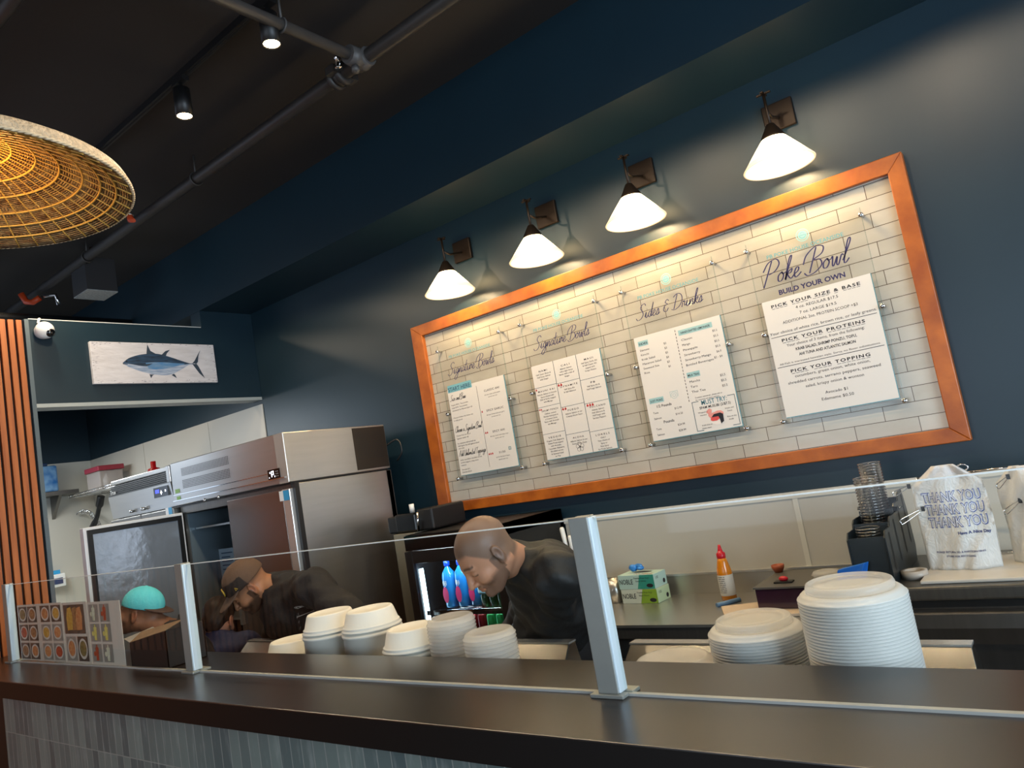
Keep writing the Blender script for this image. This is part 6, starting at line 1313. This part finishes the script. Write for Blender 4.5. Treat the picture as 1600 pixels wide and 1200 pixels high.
def person(name, label, loc, J, H, headargs, skin, hairc, hairline, beard, top_m, top_opts, pant_m, shoe_m, hands, fat=1.0, sleeve=1.0, inflate=0.014, wr=1.0):
    """J: joints in world space; H: head matrix"""
    p = thing(name, label, 'person', loc); m_skin = vcol_mat('skin_'+name+str(len(MATS)), 0.48, bump=0.08, bscale=260)
    Mi = np.array(H.inverted()); neck_l = Mi[:3, :3]@_v(J['neck'])+Mi[:3, 3]
    hf = lambda P: head_sdf(P, neck_l, fat)
    ll = np.minimum(_v((-0.13, -0.11, -0.16)), neck_l-0.085); hh = np.maximum(_v((0.145, 0.11, 0.14)), neck_l+0.085)
    def torso(P, g=0.0):
        d = sd_cap(P, J['pelvis'], J['chest'], 0.135*fat+g, 0.150*fat+g)
        sh = sd_cap(P, J['lsh'], J['rsh'], 0.070*fat+g, 0.070*fat+g); d = smin(d, sh, 0.09)
        d = smin(d, sd_cap(P, J['chest'], J['neck'], 0.10*fat+g, 0.062*fat+g), 0.08)
        return d
    def arms(P, g=0.0, cut=1.0):
        d = None
        for s in 'lr':
            a, e, w = _v(J[s+'sh']), _v(J[s+'el']), _v(J[s+'wr'])
            if cut <= 0.6: e2 = a+(e-a)*cut/0.6; c = sd_cap(P, a, e2, 0.058*fat+g, 0.052*fat+g*1.6)
            else: c = smin(sd_cap(P, a, e, 0.057*fat+g, 0.043*fat+g), sd_cap(P, e, e+(w-e)*min(1, (cut-0.6)/0.4 if cut < 1 else 1), 0.043*fat+g, 0.029+g), 0.03)
            d = c if d is None else np.minimum(d, c)
        return d
    def legs(P, g=0.0):
        d = sd_cap(P, J['lhip'], J['rhip'], 0.11*fat+g, 0.11*fat+g)
        for s in 'lr':
            c = smin(sd_cap(P, J[s+'hip'], J[s+'kn'], 0.088*fat+g, 0.058+g), sd_cap(P, J[s+'kn'], J[s+'an'], 0.058+g, 0.040+g*1.8), 0.03); d = smin(d, c, 0.05)
        return d
    bf = lambda P: smin(smin(torso(P), arms(P), 0.04), legs(P), 0.05)
    A = np.array([_v(J[k]) for k in J]); lo, hi = A.min(0)-0.20, A.max(0)+0.17
    blocks = [(hf, ll, hh, 0.0036, H), (bf, lo, hi, 0.016)]
    for s, (dr, up, cu) in hands.items(): blocks.append(hand_block(J[s+'wr'], dr, up, cu, 1 if s == 'l' else -1))
    def cf(V, i):
        return head_colors(V, skin, hairc, beard, hairline) if i == 0 else np.tile(_v(skin), (len(V), 1))
    sdf_object('body', blocks, m_skin, p, cf, 1)
    # top garment
    g = inflate
    def tf(P):
        w_ = (0.0035*np.sin(P@_v((38, 21, 30)))+0.0035*np.sin(P@_v((-22, 41, 55))+1.3)+0.0025*np.sin(P@_v((71, -33, 40))))*wr
        d = smin(torso(P, g), arms(P, g, sleeve), 0.045)
        # open the neckline: cut a ball around the base of the neck/head
        nk = _v(J['neck']); hd = _v(H.translation); up_ = (hd-nk)/np.linalg.norm(hd-nk)
        cutter = np.maximum(-((P-(nk+up_*top_opts.get('neckcut', 0.012)))@up_), np.linalg.norm(P-nk-up_*0.06, axis=1)-top_opts.get('cutr', 0.105)); d = np.maximum(d, -cutter)
        hem = _v(J['pelvis']); ax_ = (_v(J['chest'])-hem); ax_ /= np.linalg.norm(ax_)
        d = np.maximum(d, -((P-(hem-ax_*0.10))@ax_)+0*d)
        if 'hood' in top_opts:
            bk = -_v((H[0][0], H[1][0], 0)); bk /= np.linalg.norm(bk); c0 = nk+bk*0.035+_v((0, 0, 0.015)); lf = _v((-bk[1], bk[0], 0))
            ho = None
            for a in np.linspace(-1.9, 1.9, 9):
                q = c0+bk*0.075*math.cos(a)+lf*0.085*math.sin(a)+_v((0, 0, -0.02*(1-math.cos(a)))); ho = sd_ell(P, q, (0.034, 0.034, 0.030)) if ho is None else smin(ho, sd_ell(P, q, (0.034, 0.034, 0.030)), 0.03)
            d = smin(d, ho, 0.02)
        if 'collar' in top_opts:
            ring_ = np.abs((P-(nk+up_*0.02))@up_)-0.022; rad = np.linalg.norm(np.cross(P-nk, up_), axis=1); d = smin(d, np.maximum(ring_, np.abs(rad-0.074*fat)-0.006), 0.012)
        return d+w_
    sdf_object(top_opts['name'], [(tf, lo-0.03, hi+0.03, 0.0095)], top_m, p, None, 1)
    sdf_object('trousers', [(lambda P: legs(P, 0.012)+0.003*np.sin(P@_v((30, 20, 34))), lo-0.03, _v((hi[0], hi[1], J['pelvis'][2]+0.10)), 0.016)], pant_m, p, None, 1)
    for s in 'lr':
        an = _v(J[s+'an']); hd = _v((H[0][0], H[1][0], 0)); hd /= np.linalg.norm(hd)
        ft = lambda P: np.maximum(smin(sd_cap(P, an-hd*0.03+_v((0, 0, -0.035)), an+hd*0.14+_v((0, 0, -0.045)), 0.045, 0.040), sd_cap(P, an, an+_v((0, 0, -0.03)), 0.048, 0.045), 0.03), 0.001-P[:, 2])
        sdf_object('shoe', [(ft, an-0.24, an+0.24, 0.011)], shoe_m, p, None, 1)
    return p
def joints(neck, chest, pelvis, face, sw=0.19, legbend=0.0):
    """standing figure: shoulders set square to `face` (2-D heading)"""
    f = Vector((face[0], face[1], 0)).normalized(); l = Vector((-f.y, f.x, 0)); n, c, p = Vector(neck), Vector(chest), Vector(pelvis)
    sh = n+(c-n)*0.28
    J = dict(neck=n, chest=c, pelvis=p, lsh=sh+l*sw, rsh=sh-l*sw, lhip=p+l*0.09-Vector((0, 0, .04)), rhip=p-l*0.09-Vector((0, 0, .04)))
    for s, q in (('l', 1), ('r', -1)):
        J[s+'kn'] = p+l*0.11*q+f*(0.05+legbend)-Vector((0, 0, (p.z-0.09)*0.52)); J[s+'an'] = Vector((p.x, p.y, 0.09))+l*0.12*q-f*0.02
    return J, f, l
m_jk = mat('black_jacket_cloth', '17191b', 0.62, noise=0.12, nscale=14, bump=0.35, bscale=35); m_tee = mat('black_cotton', '101217', 0.75, bump=0.25, bscale=60)
m_pt = mat('dark_trousers', '1c1b1d', 0.8, bump=0.2, bscale=80); m_sh = mat('black_shoe', '0d0d0e', 0.5)
# ---- bald man in the black jacket
skin1 = (0.47, 0.235, 0.140); hc = at(759, 864, 1, 2.11)
h1 = (-0.50, -0.87); H1 = head_frame(hc, h1, math.radians(40), math.radians(-3), 1.08)
nk = at(808, 880, 1, 2.28)
pc_ = at(866, 925, 1, 2.48); pe_ = at(872, 1000, 1, 2.68); J, f, l = joints(nk, pc_, (pe_.x, 2.68, 0.90), (-0.62, -0.78), 0.185)
J['lsh'] = at(872, 898, 1, 2.25); J['rsh'] = at(848, 890, 1, 2.50)
J['lel'] = at(866, 968, 1, 2.40); J['lwr'] = at(808, 1000, 1, 2.42); J['rel'] = at(812, 975, 1, 2.56); J['rwr'] = at(790, 1020, 1, 2.45)
def hl1(x, y, z):    # close-cropped hair line
    line = 0.052+0.35*np.maximum(0, x-0.02)-0.9*np.maximum(0, -x+0.02)*1.0
    side = (x < 0.055)*(z > -0.012-0.5*np.maximum(0, -x-0.02)); top = z > 0.068-0.0*x
    m = np.clip((z-(0.060-np.clip((0.062-x)*1.6, 0, 0.11)))/0.012, 0, 1)*(x < 0.088)
    m = np.maximum(m, np.clip((z+0.075)/0.02, 0, 1)*(x < -0.045)); return np.clip(m, 0, 1)*0.82
p1 = person('person', 'man with shaved head in a black hooded jacket, looking down behind the bar', (-1.66, 2.66, 0), J, H1, None, skin1, (0.115, 0.080, 0.058), hl1, (0.07, 0.045, 0.033, 0.75), m_jk,
            dict(name='jacket', hood=1, neckcut=0.055, cutr=0.10, collar=1), m_pt, m_sh, {'l': ((-0.9, -0.35, -0.2), (0, 0, 1), 0.6), 'r': ((-0.3, -0.9, -0.25), (0, 0, 1), 0.6)}, fat=1.06, inflate=0.020, wr=1.3)
# ---- man in a brown and black cap, black T-shirt
skin2 = (0.36, 0.165, 0.085); hc2 = at(388, 915, 1, 2.28)
h2 = (-0.60, -0.80); H2 = head_frame(hc2, h2, math.radians(42), math.radians(-14), 1.06)
nk2 = at(426, 918, 1, 2.40)
c2_ = at(462, 955, 1, 2.45); e2_ = at(525, 1000, 1, 2.54); J2, f2, l2 = joints(nk2, c2_, (e2_.x, 2.56, 0.88), (-0.75, -0.66), 0.19)
J2['lsh'] = at(492, 918, 1, 2.34); J2['rsh'] = nk2+Vector((-0.02, 0.11, -0.05))
J2['lel'] = at(552, 968, 1, 2.30); J2['lwr'] = J2['lel']+Vector((-0.18, -0.10, -0.12)); J2['rel'] = J2['rsh']+Vector((-0.10, -0.05, -0.24)); J2['rwr'] = J2['rel']+Vector((0.02, -0.16, -0.06))
def hl2(x, y, z): return np.clip((z-0.0)/0.02, 0, 1)*(x < 0.07)*0.55
p2_ = person('person', 'bearded man in a brown cap and black T-shirt, bending over the steel table', (J2['pelvis'].x, J2['pelvis'].y, 0), J2, H2, None, skin2, (0.05, 0.03, 0.02), hl2, (0.025, 0.016, 0.012, 0.92), m_tee,
             dict(name='t_shirt', neckcut=0.03, cutr=0.088), m_pt, m_sh, {'l': ((-0.5, -0.8, -0.3), (0, 0, 1), 0.6), 'r': ((-0.5, -0.8, -0.3), (0, 0, 1), 0.6)}, fat=1.04, sleeve=0.52, inflate=0.019)
def cap(parent, H, col_crown, col_front, brim_col, back=False, patch=None):
    Hn = np.array(H); sgn = -1 if back else 1
    def cr(P):
        d = sd_ell(P, (-0.012, 0, 0.040), (0.113, 0.089, 0.100)); d = np.maximum(d, -sd_ell(P, (-0.012, 0, 0.034), (0.104, 0.080, 0.092)))
        d = np.maximum(d, -(P[:, 2]-(0.030+0.10*P[:, 0]*(1 if not back else .3)))); return smin(d, sd_ell(P, (-0.012, 0, 0.140), (0.008, 0.008, 0.004)), 0.004)
    def cc(V, i): 
        m = ((V[:, 0] > -0.02)*(V[:, 2] < 0.098+0.15*(V[:, 0]-0.05)))[:, None]; C = np.where(m, _v(lin(tuple(int(col_front[i:i+2], 16)/255 for i in (0, 2, 4)))), _v(hexc(col_crown)))
        return C
    o = sdf_object('cap', [(cr, (-0.14, -0.11, -0.03), (0.12, 0.11, 0.16), 0.0045, H)], vcol_mat('cap_cloth_'+col_crown, 0.8, bump=0.2, bscale=90), parent, cc, 1)
    def br(P):
        x, y, z = P[:, 0]*sgn, P[:, 1], P[:, 2]; zc = 0.034+0.10*0.09-1.9*y*y-0.22*(x-0.08)
        out = ((x-0.055)/0.125)**2+(y/0.082)**2-1; inn = ((x+0.012)/0.104)**2+(y/0.080)**2-1
        return np.maximum(np.maximum(np.abs(z-zc)-0.0035, out*0.05), np.maximum(-inn*0.05, -(x-0.02)))
    sdf_object('cap_brim', [(br, (-0.20, -0.11, -0.06), (0.20, 0.11, 0.08), 0.0035, H)], mat('brim_'+brim_col, brim_col, 0.7, bump=0.15, bscale=90), o, None, 2)
    return o
hexq = hexc
cp_ = cap(p2_, H2, '5d4636', '1a1613', '5f4d42')
def local_quad(H, pts): return [H @ Vector(p) for p in pts]
q = MB()
pts_ = [(math.sin(a)*0.026, math.cos(a)*0.017) for a in np.arange(0, 2*PI, PI/10)]
def crown(u, v): # point on the crown front, u along y, v up
    yy, zz = u, 0.075+v; xx = -0.012+0.115*math.sqrt(max(0, 1-((yy)/0.091)**2-((zz-0.040)/0.102)**2))+0.0015; return H2 @ Vector((xx, yy, zz))
cv = [crown(a, b_) for a, b_ in pts_]; q.tube(cv, 0.0035, 6, closed=True); q.tube([crown(-0.018, -.004), crown(0, .006), crown(0.018, -.004)], 0.003, 6); q.build('cap_badge', mat('gold_thread', 'c9a63c', 0.5), cp_)
q = MB(); sp_ = lambda x_, z_: H2 @ Vector((x_, 0.0905*math.sqrt(max(0, 1-((x_+.012)/.115)**2-((z_-.04)/.102)**2))+0.001, z_))
q.tube([sp_(0.030, 0.052), sp_(0.036, 0.066), sp_(0.042, 0.052)], 0.0025, 6, closed=True); q.build('cap_side_mark', mat('gold_thread'), cp_)
# chest lettering
tx = at(468, 958, 1, 2.2); 
U = Vector((0.62, -0.62, -0.10)).normalized(); Wv = Vector((-0.10, -0.10, 0.98)).normalized(); q = MB()
shirt = [o for o in p2_.children if o.name.startswith('t_shirt')][0]
def onto(p):     # drop the letters onto the shirt surface along the chest normal
    n_ = U.cross(Wv).normalized(); n_ = n_ if n_.y < 0 else -n_
    o_ = p+n_*0.5-wloc(p2_); ok, hit, nn, _ = shirt.ray_cast(o_, -n_)
    return (hit+wloc(p2_)+n_*0.004) if ok else p
tp_ = at(464, 955, 1, 2.3)
for i, s in enumerate(('@POKEHOUSE', 'EST. 2015', 'POKE', 'BOWLS')):
    q.text(s, tp_-Wv*0.027*i+U*0.012*i, U, Wv, size=0.018 if i < 2 else 0.013, bold=0.02, fn=onto)
q.build('chest_lettering', mat('white_print', 'd4d4d4', 0.6), shirt)
# ---- man in the teal backwards cap
skin3 = (0.30, 0.14, 0.08); hc3 = at(219, 956, 1, 1.95)
h3 = (-0.80, -0.60); H3 = head_frame(hc3, h3, math.radians(-16), 0); nk3 = hc3+Vector((0.10, 0.10, -0.13))
J3, f3, l3 = joints(nk3, nk3+Vector((0.04, 0.03, -0.19)), (nk3.x+0.0, 2.08, 0.76), (-0.8, -0.6), 0.18)
for s, q_ in (('l', 1), ('r', -1)): J3[s+'el'] = J3[s+'sh']+Vector((-0.04, -0.02, -0.26)); J3[s+'wr'] = J3[s+'el']+Vector((-0.20, -0.08, 0.0))
p3_ = person('person', 'man in a teal baseball cap bending down behind the dark open box', (J3['pelvis'].x, J3['pelvis'].y, 0), J3, H3, None, skin3, (0.03, 0.02, 0.015), hl2, (0.03, 0.02, 0.015, 0.5), m_tee,
             dict(name='t_shirt', neckcut=0.004), m_pt, m_sh, {'l': ((-0.9, -0.3, 0), (0, 0, 1), 0.6), 'r': ((-0.9, -0.3, 0), (0, 0, 1), 0.6)}, sleeve=0.42, inflate=0.016)
cap(p3_, H3, '5fd6e2', '5fd6e2', '4a3730', back=True)
# ---- dark haired person seen from behind in navy
skin4 = (0.45, 0.22, 0.15); hc4 = at(343, 970, 1, 2.37)
h4 = (-0.52, 0.85); H4 = head_frame(hc4, h4, math.radians(22), 0, 0.95); nk4 = hc4+Vector((0.005, -0.030, -0.100))
J4, f4, l4 = joints(nk4, nk4+Vector((0.02, -0.01, -0.20)), (nk4.x-0.03, nk4.y+0.02, 0.42), h4, 0.165)
for s, q_ in (('l', 1), ('r', -1)):
    J4[s+'kn'] = J4['pelvis']+f4*0.14+l4*0.12*q_+Vector((0, 0, 0.06)); J4[s+'an'] = Vector((J4['pelvis'].x, J4['pelvis'].y, 0.09))+f4*0.05+l4*0.12*q_
    J4[s+'el'] = J4[s+'sh']+Vector((0, 0, -0.24))+f4*0.06; J4[s+'wr'] = J4[s+'el']+f4*0.2-l4*0.05*q_
m_nv = mat('navy_cloth', '28304f', 0.75, noise=0.1, nscale=20, bump=0.2, bscale=60)
p4_ = person('person', 'dark-haired person in a navy top, seen from behind, crouching below the man in cap', (J4['pelvis'].x, J4['pelvis'].y, 0), J4, H4, None, skin4, (0.03, 0.02, 0.015), hl2, None, m_nv,
             dict(name='navy_top', neckcut=0.022, cutr=0.068, collar=1), m_pt, m_sh, {'l': ((-0.5, 0.85, 0), (0, 0, 1), 0.6), 'r': ((-0.5, 0.85, 0), (0, 0, 1), 0.6)}, fat=0.92, sleeve=1.0, inflate=0.014)
def hr(P):
    d = sd_ell(P, (-0.022, 0, 0.048), (0.104, 0.088, 0.098)); d = smin(d, sd_ell(P, (-0.072, 0, -0.02), (0.048, 0.066, 0.062)), 0.03)
    n_ = 0.0014*np.sin(P@_v((120, 60, -50)))+0.0012*np.sin(P@_v((-90, 130, 70))+1)
    d = np.maximum(d+n_, -sd_ell(P, (0.06, 0, -0.03), (0.075, 0.11, 0.085))); return np.maximum(d, -(P[:, 2]+0.075))
sdf_object('hair', [(hr, (-0.15, -0.12, -0.10), (0.11, 0.12, 0.17), 0.0035, H4)], mat('dark_brown_hair', '211915', 0.6, spec=0.3), p4_, None, 1)
